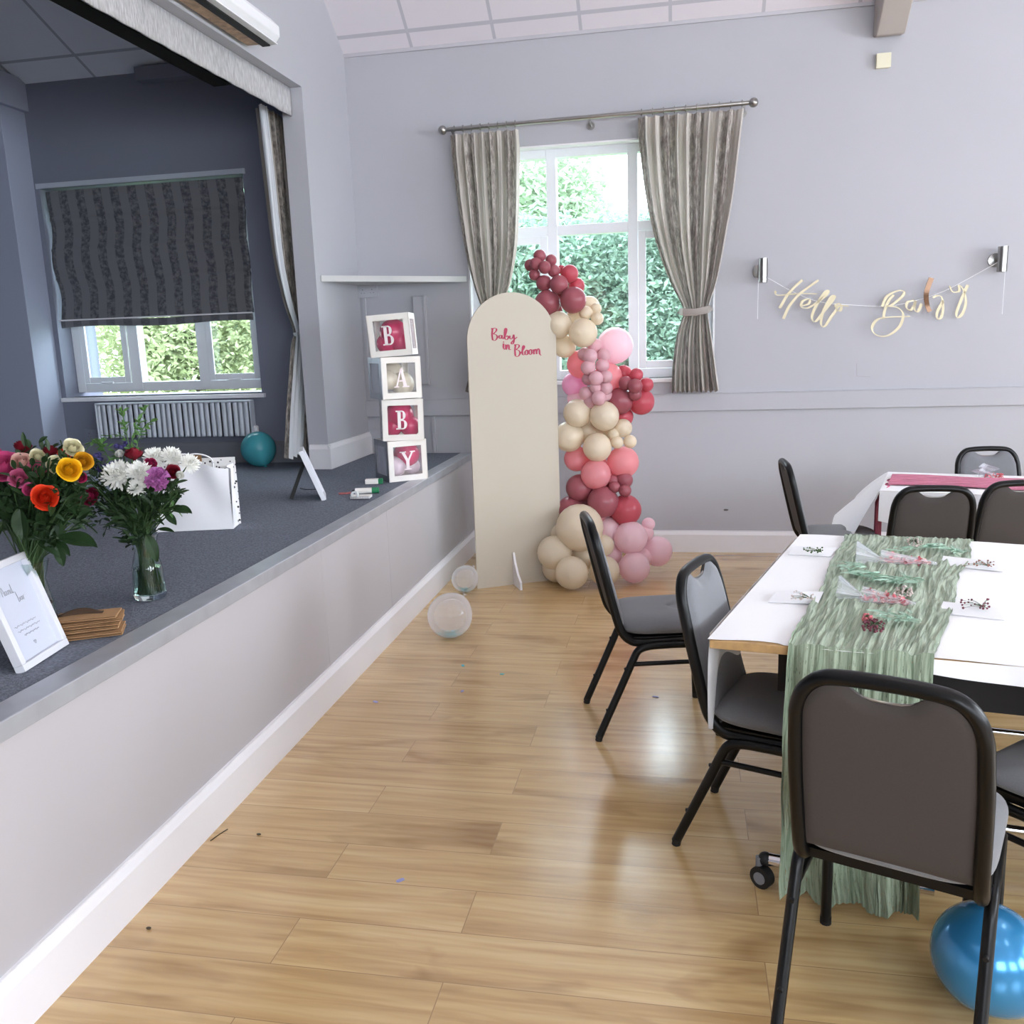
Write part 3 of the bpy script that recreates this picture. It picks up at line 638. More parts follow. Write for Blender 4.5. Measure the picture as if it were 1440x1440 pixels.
SB = [[[(150, 325), (172, 312), (180, 335), (172, 440), (185, 550)], [(180, 335), (215, 308), (258, 322), (255, 365), (205, 425), (250, 440), (278, 490), (250, 545), (212, 560), (182, 548)]],
      [[(362, 452), (325, 458), (312, 492), (332, 520), (360, 500), (372, 455), (372, 510), (395, 525)]],
      [[(395, 525), (440, 450), (466, 345), (450, 310), (430, 345), (425, 440), (432, 520), (470, 542), (502, 500), (482, 462), (450, 485)]],
      [[(530, 460), (530, 505), (555, 530), (590, 500), (612, 440)], [(612, 440), (618, 530), (605, 610), (575, 632), (565, 600), (620, 540), (680, 490)]],
      [[(405, 620), (402, 700), (425, 742)]], [[(450, 640), (456, 740), (480, 660), (502, 645), (515, 675), (520, 738), (560, 745)]],
      [[(618, 655), (640, 640), (645, 660), (636, 760), (645, 872)], [(645, 660), (680, 638), (716, 652), (714, 692), (668, 742), (712, 760), (738, 812), (712, 868), (672, 886), (645, 872)]],
      [[(738, 830), (795, 755), (826, 690), (812, 660), (792, 692), (785, 800), (800, 850), (835, 840)]],
      [[(872, 750), (842, 785), (842, 830), (870, 850), (896, 820), (890, 772), (872, 750), (922, 765)]],
      [[(952, 740), (922, 772), (922, 820), (950, 845), (976, 812), (970, 764), (952, 740), (1003, 755)]],
      [[(1010, 740), (1022, 840)], [(1022, 785), (1050, 735), (1070, 760), (1073, 835)], [(1073, 780), (1105, 725), (1130, 752), (1136, 830), (1168, 862)]]]
for ss in SB:
    g = MB()
    for s_ in ss: ribbon(g, [onb(p) for p in s_], .0035, .011, .0015, bn, Vector((.1, 0, 1)))
    g.build('lettering', BER, ar)
MB().ball(onb((405, 590)), .004, 8, 6).build('lettering', BER, ar)

# ------------------------------------------------------------------ balloon garland
BM = {}
for k_, c_, f_ in (('D', (176, 98, 108), .25), ('R', (216, 102, 116), .38), ('C', (244, 231, 208), .35), ('P', (255, 226, 234), .45), ('p', (236, 192, 200), .32), ('K', (252, 176, 182), .45), ('M', (246, 190, 218), .42)):
    BM[k_] = translucent('balloon ' + k_, c_, f_, .28)
def balloon_mesh(g, c, r, d=Vector((0, 0, -1)), nu=24, nv=16, stretch=1.1, knot=True):
    d = Vector(d).normalized(); q = Vector((0, 0, -1)).rotation_difference(d).to_matrix(); c = Vector(c)
    def fn(u, v):
        a = 2 * math.pi * u; b_ = math.pi * v; s_ = math.sin(b_); z = math.cos(b_)
        k = 1 - .10 * max(0, -z) ** 1.5
        return c + q @ Vector((s_ * math.cos(a) * k, s_ * math.sin(a) * k, z * (stretch if z < 0 else 1))) * r
    g.grid(fn, nu, nv, True, False)
    if knot:
        g.lathe([(r * .05, 0), (r * .045, -r * .05), (r * .11, -r * .13), (r * .09, -r * .14)], c + q @ Vector((0, 0, -r * (stretch - .02))), 8, q)
gar = thing('balloon_garland', 'tall garland of dusty red, cream and pink balloons rising beside the cream board', 'balloon garland', (0, 0, 0))
BL_ = [  # px, py, r, colour, depth (m, + is towards the wall)
 (759, 360, 8.6, 'D', .0), (775, 366, 7.8, 'D', .02), (746, 373, 8.2, 'D', .05), (753.5, 371, 8.6, 'D', -.03), (766, 376, 8.6, 'D', -.05), (779, 381, 8.6, 'D', -.02), (752, 386, 8, 'D', -.01), (789, 379, 6, 'R', .06),
 (765, 398, 10.8, 'D', -.02), (786, 400, 12.6, 'D', -.06), (801, 385, 12, 'R', .02), (811, 402, 11, 'R', .08),
 (770, 426, 17.5, 'D', -.02), (806, 422, 17.8, 'D', -.06),
 (828, 432, 15, 'C', .1), (785, 457, 18.5, 'C', -.02), (820, 468, 19.5, 'C', -.06), (794, 487, 15.5, 'C', .05), (808, 448, 13, 'C', .1),
 (824, 440, 9.2, 'C', -.03), (838, 434, 7.8, 'C', .0), (840, 448, 8.6, 'C', -.04),
 (865, 486, 24.5, 'P', .12), (817, 512, 19, 'K', .08), (855, 531, 20, 'K', .06), (808, 541, 17, 'M', .14),
 (836, 486, 9.8, 'p', .0), (822, 498, 9.2, 'p', -.02), (830, 501, 10, 'p', -.07), (849, 500, 9.4, 'p', -.02), (827, 517, 10, 'p', -.08), (847, 514, 9.4, 'p', -.05), (838, 532, 10, 'p', -.10), (852, 530, 9, 'p', -.07), (827, 533, 8.5, 'p', -.02), (837, 545, 8, 'p', -.08), (852, 546, 9.2, 'p', -.06), (824, 553, 9.2, 'p', -.05), (842, 560, 10, 'p', -.10), (830, 565, 9, 'p', -.04), (852, 556, 8.6, 'p', -.03),
 (877, 526, 12, 'R', .1), (895, 527, 9, 'R', .0), (893, 543, 10.2, 'D', -.06), (909, 541, 9.6, 'R', .0), (880, 539, 9.6, 'D', -.02), (893, 554, 9, 'D', -.03), (872, 564, 18, 'D', .02), (902, 565, 17.5, 'R', .06), (877, 586, 13, 'R', .08),
 (812, 581, 19, 'C', -.03), (850, 585, 20, 'C', -.05), (800, 614, 20.5, 'C', .0), (840, 629, 19.5, 'C', -.06), (825, 606, 17, 'C', .08),
 (876, 602, 12.5, 'C', .0), (863, 610, 8, 'C', -.03), (868, 622, 8.5, 'C', -.05), (886, 621, 9, 'C', -.02),
 (811, 645, 17, 'K', .06), (838, 667, 20.5, 'K', -.05), (876, 650, 21.5, 'K', .03),
 (815, 686, 18.5, 'D', .0), (848, 706, 21.5, 'D', -.05), (862, 676, 8, 'D', -.02), (878, 675, 11.5, 'D', .0), (864, 685, 8, 'D', -.07), (879, 690, 8.6, 'D', -.07),
 (880, 717, 21, 'R', .0), (803, 717, 19, 'D', .02), (840, 735, 18, 'K', .02),
 (838, 600, 17, 'C', .12), (836, 652, 17, 'K', .12), (862, 660, 15, 'K', .14), (850, 682, 15, 'D', .12), (826, 706, 17, 'D', .10), (862, 728, 16, 'R', .10), (812, 560, 14, 'P', .14), (848, 560, 15, 'P', .12), (856, 610, 14, 'C', .12), (822, 590, 13, 'C', .12), (778, 436, 13, 'D', .08), (790, 412, 11, 'D', .08),
 (785, 748, 16, 'C', .02), (815, 742, 32, 'C', -.14), (780, 777, 23.5, 'C', -.14), (783, 799, 20, 'C', -.08), (804, 810, 22.5, 'C', -.24), (850, 803, 20.5, 'C', -.16), (848, 767, 15, 'C', -.10), (825, 780, 19, 'C', -.05),
 (854, 745, 17.5, 'P', .0), (887, 756, 22.5, 'P', -.03), (912, 737, 9, 'P', .08), (908, 750, 11, 'P', .08), (924, 775, 20.5, 'P', .16), (892, 800, 21, 'P', -.06), (858, 780, 16, 'P', .02), (905, 783, 12, 'P', .1)]
rb_ = random.Random(3)
for (px, py, r, k_, dz) in BL_:
    t_ = max(0, min(1, (py - 650) / 150)); Yb = -.74 + dz - .10 * t_
    p = atY(px, py, Yb); dep = (p - CAM).dot(fw); R_ = r * 1.05 * dep / F
    if p.z - R_ * 1.02 < 0.004: p.z = R_ * 1.02 + .004
    core = Vector((p.x + (.02 if r < 13 else 0), -.62 if py < 720 else -.72, p.z + rb_.uniform(-.04, .04)))
    dd = core - p
    g = MB(); balloon_mesh(g, p, R_, dd + Vector((rb_.uniform(-.03, .03), .05, rb_.uniform(-.04, .04))), nu=22, nv=14, stretch=1.03, knot=False)
    g.build('balloon', BM[k_], gar, smooth=180)

# clear confetti balloons, teal and blue balloons
TEALM = mat('teal confetti', (70, 170, 178), .5)
def clear_balloon(px0, py0, r, Y, label, conf):
    p = atY(px0, py0, Y); p.z = r + .004
    t = thing('clear_balloon', label, 'balloon', (p.x, p.y, 0))
    g = MB(); balloon_mesh(g, (0, 0, r + .002), r, (.35, .2, .5), nu=32, nv=22, stretch=1.05); g.build('skin', CLEARB, t, smooth=180)
    g = MB(); rd = random.Random(int(px0))
    for i in range(conf):
        a = rd.uniform(0, 6.28); q = rd.uniform(0, .55) * r; z = r + .004 - math.sqrt(max(0, (r * .975) ** 2 - q * q)) + rd.uniform(0, .012)
        m_ = Matrix.Translation((q * math.cos(a), q * math.sin(a), z)) @ Matrix.Rotation(rd.uniform(0, 3), 4, 'Z') @ Matrix.Rotation(rd.uniform(-.5, .5), 4, 'X')
        g.box((-.011, -.006, 0), (.011, .006, .0006), m_)
    o = g.build('confetti', TEALM, t); o['kind'] = 'stuff'
    return t
clear_balloon(633, 870, .124, -2.05, 'larger clear balloon with teal confetti lying on the oak floor', 46)
clear_balloon(654, 817, .088, -1.18, 'smaller clear balloon with teal confetti near the foot of the cream board', 26)
TB = translucent('teal balloon', (84, 178, 190), .3, .22); BB = mat('blue metallic balloon', (58, 138, 190), .2, metal=.35, coat=.3)
tb = thing('balloon', 'teal balloon on the stage carpet below the radiator end', 'balloon', (-1.42, -.66, HS))
g = MB(); balloon_mesh(g, (0, 0, .126), .124, (.5, -.3, -1), nu=32, nv=22, stretch=1.06); g.build('skin', TB, tb, smooth=180)
bb = thing('balloon', 'bright blue balloon on the floor under the nearest chair', 'balloon', (2.285, -4.52, 0))
g = MB(); balloon_mesh(g, (0, 0, .132), .125, (.75, -.3, -.5), nu=36, nv=26, stretch=1.12); g.build('skin', BB, bb, smooth=180)

# ------------------------------------------------------------------ letter boxes
CARD = mat('white card', (238, 233, 226), .6); SILV = mat('grey silver card', (150, 152, 160), .35, metal=.5, noise=.15, nscale=30)
FOIL = mat('crinkled silver foil', (225, 230, 242), .25, metal=.4, bump=1.0, bscale=60)
PBAL = mat('pink box balloon', (212, 30, 98), .25, coat=.3); CBAL = mat('cream box balloon', (226, 214, 190), .3, coat=.3); WBAL = mat('pale marbled balloon', (226, 206, 216), .3, coat=.3)
WIN = film('box window film', (245, 240, 245), .03); LETM = mat('pale pink letter', (250, 236, 238), .5)
GL = {  # serif letters in a 1 x 1 cell: list of polygons (outer) built from strokes
 'B': [('r', .10, 0, .46, .07), ('r', .10, .93, .46, 1), ('r', .20, .0, .38, 1), ('c', .44, .75, .23, .25, 0), ('c', .46, .26, .28, .26, 0)],
 'A': [('q', (.14, 0), (.24, 0), (.54, 1), (.46, 1)), ('q', (.62, 0), (.84, 0), (.58, 1), (.44, 1)), ('r', .27, .30, .68, .38), ('r', .04, 0, .34, .06), ('r', .54, 0, .96, .06)],
 'Y': [('r', .40, 0, .60, .48), ('q', (.40, .48), (.60, .44), (.30, 1), (.10, 1)), ('q', (.46, .48), (.58, .44), (.88, 1), (.78, 1)), ('r', .28, 0, .72, .06), ('r', .02, .94, .42, 1), ('r', .66, .94, .98, 1)]}
def letter_mesh(ch, w_, h_, y):
    g = MB(); T = lambda a, b_: (-w_ / 2 + a * w_, y, -h_ / 2 + b_ * h_)
    for sp in GL[ch]:
        if sp[0] == 'r': _, a, b_, c_, d2 = sp; g.prism([T(a, b_), T(c_, b_), T(c_, d2), T(a, d2)], (0, -.0012, 0))
        elif sp[0] == 'q': g.prism([T(*q) for q in sp[1:]], (0, -.0012, 0))
        else:
            _, cx, cy, rx, ry, _z = sp; P = []
            N = 14; n0 = len(g.v)
            for i in range(N + 1):
                a = -H2 + math.pi * i / N
                wd = .07 + .10 * math.cos(a)
                for rr_ in (0, 1):
                    x_ = cx + (rx + .0 - wd * rr_ * 1.0) * math.cos(a) if True else 0
                    y_ = cy + (ry - .065 * rr_) * math.sin(a)
                    for e in (0, -.0012): v_ = T(max(x_, cx - .1), y_); g.v.append(Vector((v_[0], v_[1] + e, v_[2])))
            for i in range(N):
                b0 = n0 + 4 * i
                g.face(b0 + 1, b0 + 3, b0 + 7, b0 + 5); g.face(b0, b0 + 4, b0 + 6, b0 + 2); g.face(b0, b0 + 1, b0 + 5, b0 + 4); g.face(b0 + 2, b0 + 6, b0 + 7, b0 + 3)
            g.prism([T(.30, cy - ry), T(cx + .01, cy - ry), T(cx + .01, cy - ry + .065), T(.30, cy - ry + .065)], (0, -.0012, 0))
            g.prism([T(.30, cy + ry - .065), T(cx + .01, cy + ry - .065), T(cx + .01, cy + ry), T(.30, cy + ry)], (0, -.0012, 0))
    return g
def letter_box(ch, x, y, z, yaw, roll, label, bal, grey_side=True, w_=.255, h_=.25):
    t = thing('letter_box', label, 'letter box', (x, y, z), yaw, 'stacked letter boxes spelling BABY'); t.rotation_euler = (0, roll, yaw)
    g = MB(); a = w_ / 2; b_ = .036; th = .004
    for k in range(4):
        M = Matrix.Rotation(k * H2, 4, 'Z'); g.cm = 1 if (k == 3 and grey_side) else 0
        for q0, q1 in (((-a, -a, 0), (-a + b_, -a + th, h_)), ((a - b_, -a, 0), (a, -a + th, h_)), ((-a + b_, -a, 0), (a - b_, -a + th, b_)), ((-a + b_, -a, h_ - b_), (a - b_, -a + th, h_))): g.box(q0, q1, M)
    g.cm = 0; g.box((-a + .001, -a + .001, 0), (a - .001, a - .001, .003)); g.box((-a + .001, -a + .001, h_ - .003), (a - .001, a - .001, h_))
    g.build('carton', [CARD, SILV], t)
    g = MB()
    for k in range(4): g.box((-a + b_ - .004, -a + .006, b_ - .004), (a - b_ + .004, -a + .0065, h_ - b_ + .004), Matrix.Rotation(k * H2, 4, 'Z'))
    g.build('window_film', WIN, t)
    letter_mesh(ch, .105, .115, -a + .0035).build('letter', LETM, t, M=Matrix.Translation((0, 0, h_ / 2)))
    if grey_side:
        MB().box((-a + .008, -a + .03, .03), (-a + .010, a - .03, h_ - .03)).build('foil_lining', FOIL, t)
    for (bx, by, bz, br_, m_) in bal:
        g = MB(); balloon_mesh(g, (bx, by, bz), br_, (.3, .4, .5), 20, 14, 1.0, False); g.build('balloon', m_, t, smooth=180)
    return t
letter_box('Y', -.165, -1.24, HS + .001, math.radians(38), 0, 'letter box marked Y with pink and pale balloons, lowest in the stack on the stage', [(.03, -.03, .155, .082, PBAL), (-.05, -.04, .085, .066, WBAL), (.065, -.02, .075, .052, WBAL), (0, .06, .11, .06, PBAL)])
letter_box('B', -.150, -1.235, HS + .252, math.radians(22), 0.02, 'letter box marked B second from the bottom, pink balloons inside, dented side', [(-.01, -.02, .15, .088, PBAL), (.05, -.03, .08, .066, PBAL), (-.055, -.02, .08, .062, PBAL)], True)
letter_box('A', -.175, -1.235, HS + .507, math.radians(37), 0.0, 'letter box marked A with cream balloons and silver side, third up', [(.04, -.02, .085, .075, CBAL), (-.05, -.03, .11, .06, CBAL), (.01, .05, .15, .07, CBAL)])
letter_box('B', -.165, -1.235, HS + .762, math.radians(9), -.055, 'topmost letter box of the stack, marked B, tilted slightly to the left', [(0.01, -.02, .14, .086, PBAL), (.045, -.02, .09, .068, PBAL), (-.04, -.02, .08, .062, PBAL)], False)

# ------------------------------------------------------------------ things on the stage
PFR = mat('white picture frame', (222, 222, 228), .45); MOUNT = mat('mount card', (204, 208, 222), .7); INK = mat('grey script ink', (176, 176, 184), .7); BKB = mat('black backing', (26, 25, 24), .7)
def pframe(name, label, W_, H_, fw_, dp, loc, rz, lean, marks=None, strut=True):
    """stands on its lower edge, faces local -y, leans back by lean"""
    t = thing(name, label, 'picture frame', loc, rz)
    M = Matrix.Rotation(-lean, 4, 'X')
    g = MB()
    for q0, q1 in (((-W_ / 2, 0, 0), (W_ / 2, dp, fw_)), ((-W_ / 2, 0, H_ - fw_), (W_ / 2, dp, H_)), ((-W_ / 2, 0, fw_), (-W_ / 2 + fw_, dp, H_ - fw_)), ((W_ / 2 - fw_, 0, fw_), (W_ / 2, dp, H_ - fw_))): g.box(q0, q1, M)
    g.build('frame', PFR, t, bevel=.0015)
    MB().box((-W_ / 2 + fw_, dp * .62, fw_), (W_ / 2 - fw_, dp * .7, H_ - fw_), M).build('mount', MOUNT, t)
    MB().box((-W_ / 2 + .004, dp * .72, .004), (W_ / 2 - .004, dp * .98, H_ - .004), M).build('backing', BKB, t)
    if strut:
        top = M @ Vector((0, dp, H_ * .72)); ft = Vector((0, top.y + H_ * .27, .003))
        d = ft - top; g = MB(); g.prism([top + Vector((-.03, 0, 0)), top + Vector((.03, 0, 0)), ft + Vector((.045, 0, 0)), ft + Vector((-.045, 0, 0))], (0, .018, .006)); g.build('strut', BKB, t)
        mid = (top + ft) / 2 - Vector((0, 0, .04)); g = MB(); g.tube([mid, Vector((0, mid.y - .03, mid.z - .01)), M @ Vector((0, dp, mid.z))], .002); g.build('strut_ribbon', BKB, t)
    if marks:
        g = MB()
        for s_ in marks:
            P = [M @ Vector((x_, dp * .62 - .0012, z_)) for x_, z_ in s_]; nn = M.to_3x3() @ Vector((0, -1, 0)); ribbon(g, P, .0010, .0022, .0006, nn, Vector((.2, 0, 1)))
        o_s = g.build('script', INK, t)
    return t
# near frame: lower edge from (38,945) to (98,905) in the picture
fa = atZ(36, 946, HS); fb = atZ(98, 906, HS); e_ = (fb - fa).normalized()
ang = math.atan2(e_.y, e_.x); Wf = .225; Hf = .30; ctr = fb - e_ * Wf / 2; ctr.z = HS + .002
mk = []
def word(x, z, s_, strokes): 
    for st_ in strokes: mk.append([(x + a * s_, z + b_ * s_) for a, b_ in st_])
word(-.045, .205, .02, [[(0, 0), (.15, .9), (.3, 1.3), (.45, .9), (.5, 0)], [(.1, .5), (.5, .6)], [(.9, .6), (.7, .5), (.75, .05), (1.0, .1), (1.05, .6), (1.1, .1), (1.3, .1)], [(1.4, .6), (1.4, 0), (1.55, .55), (1.7, .5), (1.75, 0)], [(2.2, .5), (1.95, .5), (1.95, .05), (2.2, .1), (2.3, 1.3), (2.3, 0), (2.5, .1)]])
word(.01, .175, .02, [[(0, 1.5), (.05, .7), (0, 0), (.3, .1), (.35, .5), (.05, .55)], [(.8, .55), (.6, .5), (.6, .1), (.85, .1), (.9, .55), (.95, .05)], [(1.2, .55), (1.2, 0), (1.25, .45), (1.5, .6)]])
for zz, x0_, x1_ in ((.115, -.055, .045), (.10, -.05, .055), (.085, -.03, .04)):
    mk.append([(x0_ + (x1_ - x0_) * i / 24, zz + .0022 * math.sin(i * 2.1) + .001 * math.sin(i * 5.3)) for i in range(25)])
word(.0, .055, .005, [[(0, .2), (.4, 1), (1, .6), (0, -1), (-1, .6), (-.4, 1), (0, .2)]])
pframe('picture_frame', 'white box frame with faint grey script, leaning back at the near stage edge', Wf, Hf, .02, .028, ctr, ang, .30, mk, False)
# far frame seen edge on with its black strut
pd = atZ(459, 702, HS)
o = pframe('picture_frame', 'small white frame seen edge on with a black strut behind, near the letter boxes', .20, .30, .02, .026, (pd.x - .03, pd.y + .07, HS + .002), math.radians(113), .36)

# crafts: notepad, tubes, packet
def P0(px, py, z=.0): 
    p = atZ(px, py, HS + z); p.z = HS + z; return p
GRN = mat('green label', (40, 128, 84), .5); REDP = mat('red printed packet', (190, 96, 98), .5, noise=.5, nscale=60); CLRP = mat('clear plastic', (225, 228, 226), .2)
t = thing('notepad', 'white spiral notepad lying flat before the letter boxes', 'notepad', P0(508, 700, .002), math.radians(8))
MB().box((-.055, -.035, 0), (.055, .035, .012)).build('pages', PAPERW, t, bevel=.001)
MB().box((-.056, -.036, .0125), (.056, .036, .0135)).build('cover', CARD, t)
g = MB()
for i in range(16): g.tube([(-.05 + i * .0066, -.035 - .004 + .006 * math.cos(a), .007 + .008 * math.sin(a)) for a in [k * .785 for k in range(9)]], .001, n=4)
g.build('spiral', STEEL, t)
t = thing('glue_tube', 'white tube with a green end lying beside the lowest letter box', 'tube', P0(512, 690, .018), math.radians(14))
MB().tube([(-.05, 0, 0), (.045, 0, 0)], .0165, n=14).build('tube_body', CARD, t, smooth=60)
MB().tube([(.045, 0, 0), (.085, 0, 0)], .0175, n=14).build('green_label', GRN, t, smooth=60)
MB().tube([(-.05, 0, 0), (-.066, 0, 0)], .008, n=10).build('cap', BLACKR, t, smooth=60)
t = thing('label_box', 'small white box with a green end behind the glue tube', 'box', P0(528, 680, .001), math.radians(10))
MB().box((-.06, -.02, 0), (.02, .02, .03)).build('box_body', CARD, t, bevel=.002); MB().box((.0205, -.02, 0), (.045, .02, .03)).build('green_end', GRN, t, bevel=.002)
tag(MB().box((-.035, -.022, 0), (.035, .022, .004), Matrix.Translation(P0(485, 694, .002)) @ Matrix.Rotation(.4, 4, 'Z')).build('craft_packet', REDP), 'small red and white printed packet left of the notepad', 'packet')
g = MB(); tp = P0(499, 696, .024); g.lathe([(.012, -.009), (.022, -.009), (.022, .009), (.012, .009), (.012, -.009)], tp, 20, Matrix.Rotation(H2, 3, 'X'))
tag(g.build('tape_roll', CLRP, smooth=40), 'small roll of clear tape standing on the notepad', 'tape')
# brown gift bags folded flat in a stack
kc = P0(128, 893)
for i in range(6):
    M = Matrix.Translation((kc.x + .004 * math.sin(i * 2.1), kc.y + .01 + .006 * math.cos(i * 1.7), HS + .001 + i * .0115)) @ Matrix.Rotation(math.radians(28 + 5 * math.sin(i * 3.3)), 4, 'Z') @ Matrix.Rotation(.03 * math.sin(i * 2), 4, 'X')
    g = MB(); g.box((-.095, -.055, 0), (.085, .05, .0022), M); g.box((-.090, -.05, .004), (.085, .045, .0055), M); g.box((.083, -.05, .0), (.086, .045, .005), M)
    lab = ['lowest', 'second lowest', 'third from the bottom', 'third from the top', 'second from the top', 'topmost'][i]
    o = g.build('kraft_gift_bag', KRAFT, bevel=.0006, seg=1); tag(o, 'folded brown kraft bag, %s in the small pile at the stage edge' % lab, 'gift bag', 'pile of brown bags')
    if i == 5:
        g = MB(); g.grid(lambda u, v: M @ Vector((-.09 + .13 * u, .02 - .03 * v + .015 * math.sin(u * 3), .0065 + .016 * math.sin(math.pi * v) * math.sin(math.pi * u))), 14, 6); g.build('open_flap', mat('dark bag inside', (70, 52, 38), .9), o)
# white gift bag with spotted lining and twisted handles
bagp = P0(262, 744)
t = thing('gift_bag', 'large white paper gift bag with spotted back and a brown tag behind the flowers', 'gift bag', (bagp.x + .05, bagp.y + .03, HS + .001), math.radians(14))
BW, BD, BH = .36, .14, .30
g = MB()
g.grid(lambda u, v: (-BW / 2 + BW * u + .012 * v * math.sin(u * 5), -BD / 2 + .055 * v + .012 * math.sin(u * 9 + v * 4) * v, BH * v * (1 - .06 * math.cos(u * 6.3) * v)), 24, 16)
g.grid(lambda u, v: (BW / 2 + .02 * v * 0 - .02 * math.sin(math.pi * u) * (.3 + v), -BD / 2 + BD * u + .055 * v * (1 - u) - .03 * v * u, BH * v * (.94 + .06 * u)), 10, 16)
g.grid(lambda u, v: (-BW / 2 + .02 * math.sin(math.pi * u) * (.3 + v), -BD / 2 + BD * u + .055 * v * (1 - u) - .03 * v * u, BH * v * (.94 + .06 * u)), 10, 16)
g.box((-BW / 2, -BD / 2, 0), (BW / 2, BD / 2, .003))
g.build('bag_body', PAPERW, t, smooth=25)
sp = mat('spotted card', (236, 234, 232), .6); nt = sp.node_tree; vo = nt.nodes.new('ShaderNodeTexVoronoi'); vo.inputs['Scale'].default_value = 55; tcx = nt.nodes.new('ShaderNodeTexCoord')
nt.links.new(tcx.outputs['Object'], vo.inputs['Vector']); rp = ramp(nt, [(.26, (40, 36, 36)), (.34, (236, 234, 232))]); nt.links.new(vo.outputs['Distance'], rp.inputs[0]); nt.links.new(rp.outputs[0], nt.nodes['Principled BSDF'].inputs['Base Color'])
MB().box((-BW / 2 + .0, BD / 2 - .03, .003), (BW / 2 + .01, BD / 2 - .027, BH + .03)).build('spotted_back', sp, t, bevel=.001)
for s_, y_ in ((0, BD / 2 - .035), (.06, BD / 2 - .045)):
    MB().tube(cat_rom([(-.12 + s_, y_, BH - .03), (-.11 + s_, y_, BH + .03), (-.05 + s_, y_ - .01, BH + .055), (.02 + s_, y_, BH + .03), (.03 + s_, y_, BH - .03)], 6), .0035, n=7).build('handle', PAPERW, t, smooth=True)
MB().box((-.0, BD / 2 - .07, BH + .018), (.045, BD / 2 - .066, BH + .05), Matrix.Rotation(.0, 4, 'Z')).build('gift_tag', mat('brown tag', (140, 104, 70), .8), t, bevel=.002)

# ------------------------------------------------------------------ flowers
STEMM = mat('flower stem', (66, 92, 54), .6, noise=.2, nscale=60)
LEAFG = translucent('bouquet leaf', (42, 66, 36), .15, .45, noise=.3, nscale=30)
LEAFL = translucent('light sprig leaf', (104, 146, 84), .3, .5, noise=.25, nscale=40)
def petal_mat(c): return translucent('petal %d %d %d' % c, c, .08, .55, noise=.12, nscale=60)
PM = {k_: petal_mat(c_) for k_, c_ in dict(dred=(128, 22, 40), pink=(214, 84, 138), blush=(232, 188, 176), cream=(236, 230, 196), yellow=(244, 190, 24), gold=(214, 156, 28), orange=(232, 66, 30), rose=(222, 116, 158), magenta=(168, 40, 88), white=(244, 244, 238), lilac=(190, 116, 178), blue=(112, 104, 168)).items()}
def basis(d):
    d = Vector(d).normalized(); return Vector((0, 0, 1)).rotation_difference(d).to_matrix()
def rose(g, c, r, d, rnd, opn=1.0):
    q = basis(d); c = Vector(c)
    g.ball(c - q @ Vector((0, 0, r * .38)), r * .42, 10, 8)
    for ring, (n_, rad, hgt, curl, wk) in enumerate(((2, .08, .60, -.06, 1.7), (3, .19, .58, -.06, 1.6), (3, .30, .56, -.03, 1.6), (4, .42, .50, .02, 1.6), (4, .55, .44, .08, 1.5), (5, .66, .34, .13 * opn, 1.6), (5, .76, .20, .20 * opn, 1.5))):
        for i in range(n_):
            a0 = 6.283 * i / n_ + ring * .9 + rnd.uniform(-.25, .25); wd = 6.283 / n_ * wk; hh = hgt + rnd.uniform(-.12, .08); ro = rnd.uniform(-.05, .07); tw = rnd.uniform(-.12, .12)
            def fn(u, v):
                a = a0 + (u - .5) * wd; bul = math.sin(min(1, v * 1.15) * 2.2) * .12
                rr_ = r * (rad * (.30 + .70 * math.sin(v * 1.57)) + bul + ro * v + curl * v ** 3 * (1 + .35 * math.cos((u - .5) * 6)) + tw * (u - .5) * v)
                z = r * (-.72 + (hh + .72) * v - .20 * (2 * u - 1) ** 2 * v - max(0, curl) * .9 * v ** 5)
                return c + q @ Vector((rr_ * math.cos(a), rr_ * math.sin(a), z))
            g.grid(fn, 6, 6, False, False)
def mum(g, c, r, d, rnd):
    q = basis(d); c = Vector(c); g.ball(c - q @ Vector((0, 0, r * .3)), r * .35, 8, 6)
    for ring in range(6):
        n_ = 10 + ring * 3; el = math.radians(82 - ring * 17); L = r * (.62 + .08 * ring)
        for i in range(n_):
            a = 6.283 * (i + .5 * (ring % 2)) / n_ + rnd.uniform(-.08, .08); e = el + rnd.uniform(-.1, .1); l2 = L * rnd.uniform(.9, 1.1)
            dirv = Vector((math.cos(a) * math.cos(e), math.sin(a) * math.cos(e), math.sin(e))); sd = Vector((-math.sin(a), math.cos(a), 0)); up = dirv.cross(sd)
            n0 = len(g.v)
            for k, (tt, wd, lift) in enumerate(((.1, .05, 0), (.5, .085, .04), (.85, .075, .0), (1.0, .02, -.09))):
                for s_ in (-1, 1): g.v.append(c - q @ Vector((0, 0, r * .25)) + q @ (dirv * l2 * tt + sd * r * wd * s_ - up * r * lift * .9 + up * (r * .02)))
            for k in range(3): g.face(n0 + 2 * k, n0 + 2 * k + 1, n0 + 2 * k + 3, n0 + 2 * k + 2)
def carn(g, c, r, d, rnd):
    q = basis(d); c = Vector(c); g.ball(c - q @ Vector((0, 0, r * .2)), r * .6, 10, 8)
    for i in range(46):
        a = rnd.uniform(0, 6.28); e = rnd.uniform(.0, 1.4); dirv = Vector((math.cos(a) * math.cos(e), math.sin(a) * math.cos(e), math.sin(e))); sd = dirv.cross(Vector((rnd.gauss(0, 1), rnd.gauss(0, 1), rnd.gauss(0, 1)))).normalized(); up = dirv.cross(sd)
        g.grid(lambda u, v: c + q @ (dirv * r * (.3 + .62 * v) + sd * r * .26 * (u - .5) * 2 * (.3 + v) + up * r * .08 * math.sin(u * 9) * v), 4, 3, False, False)
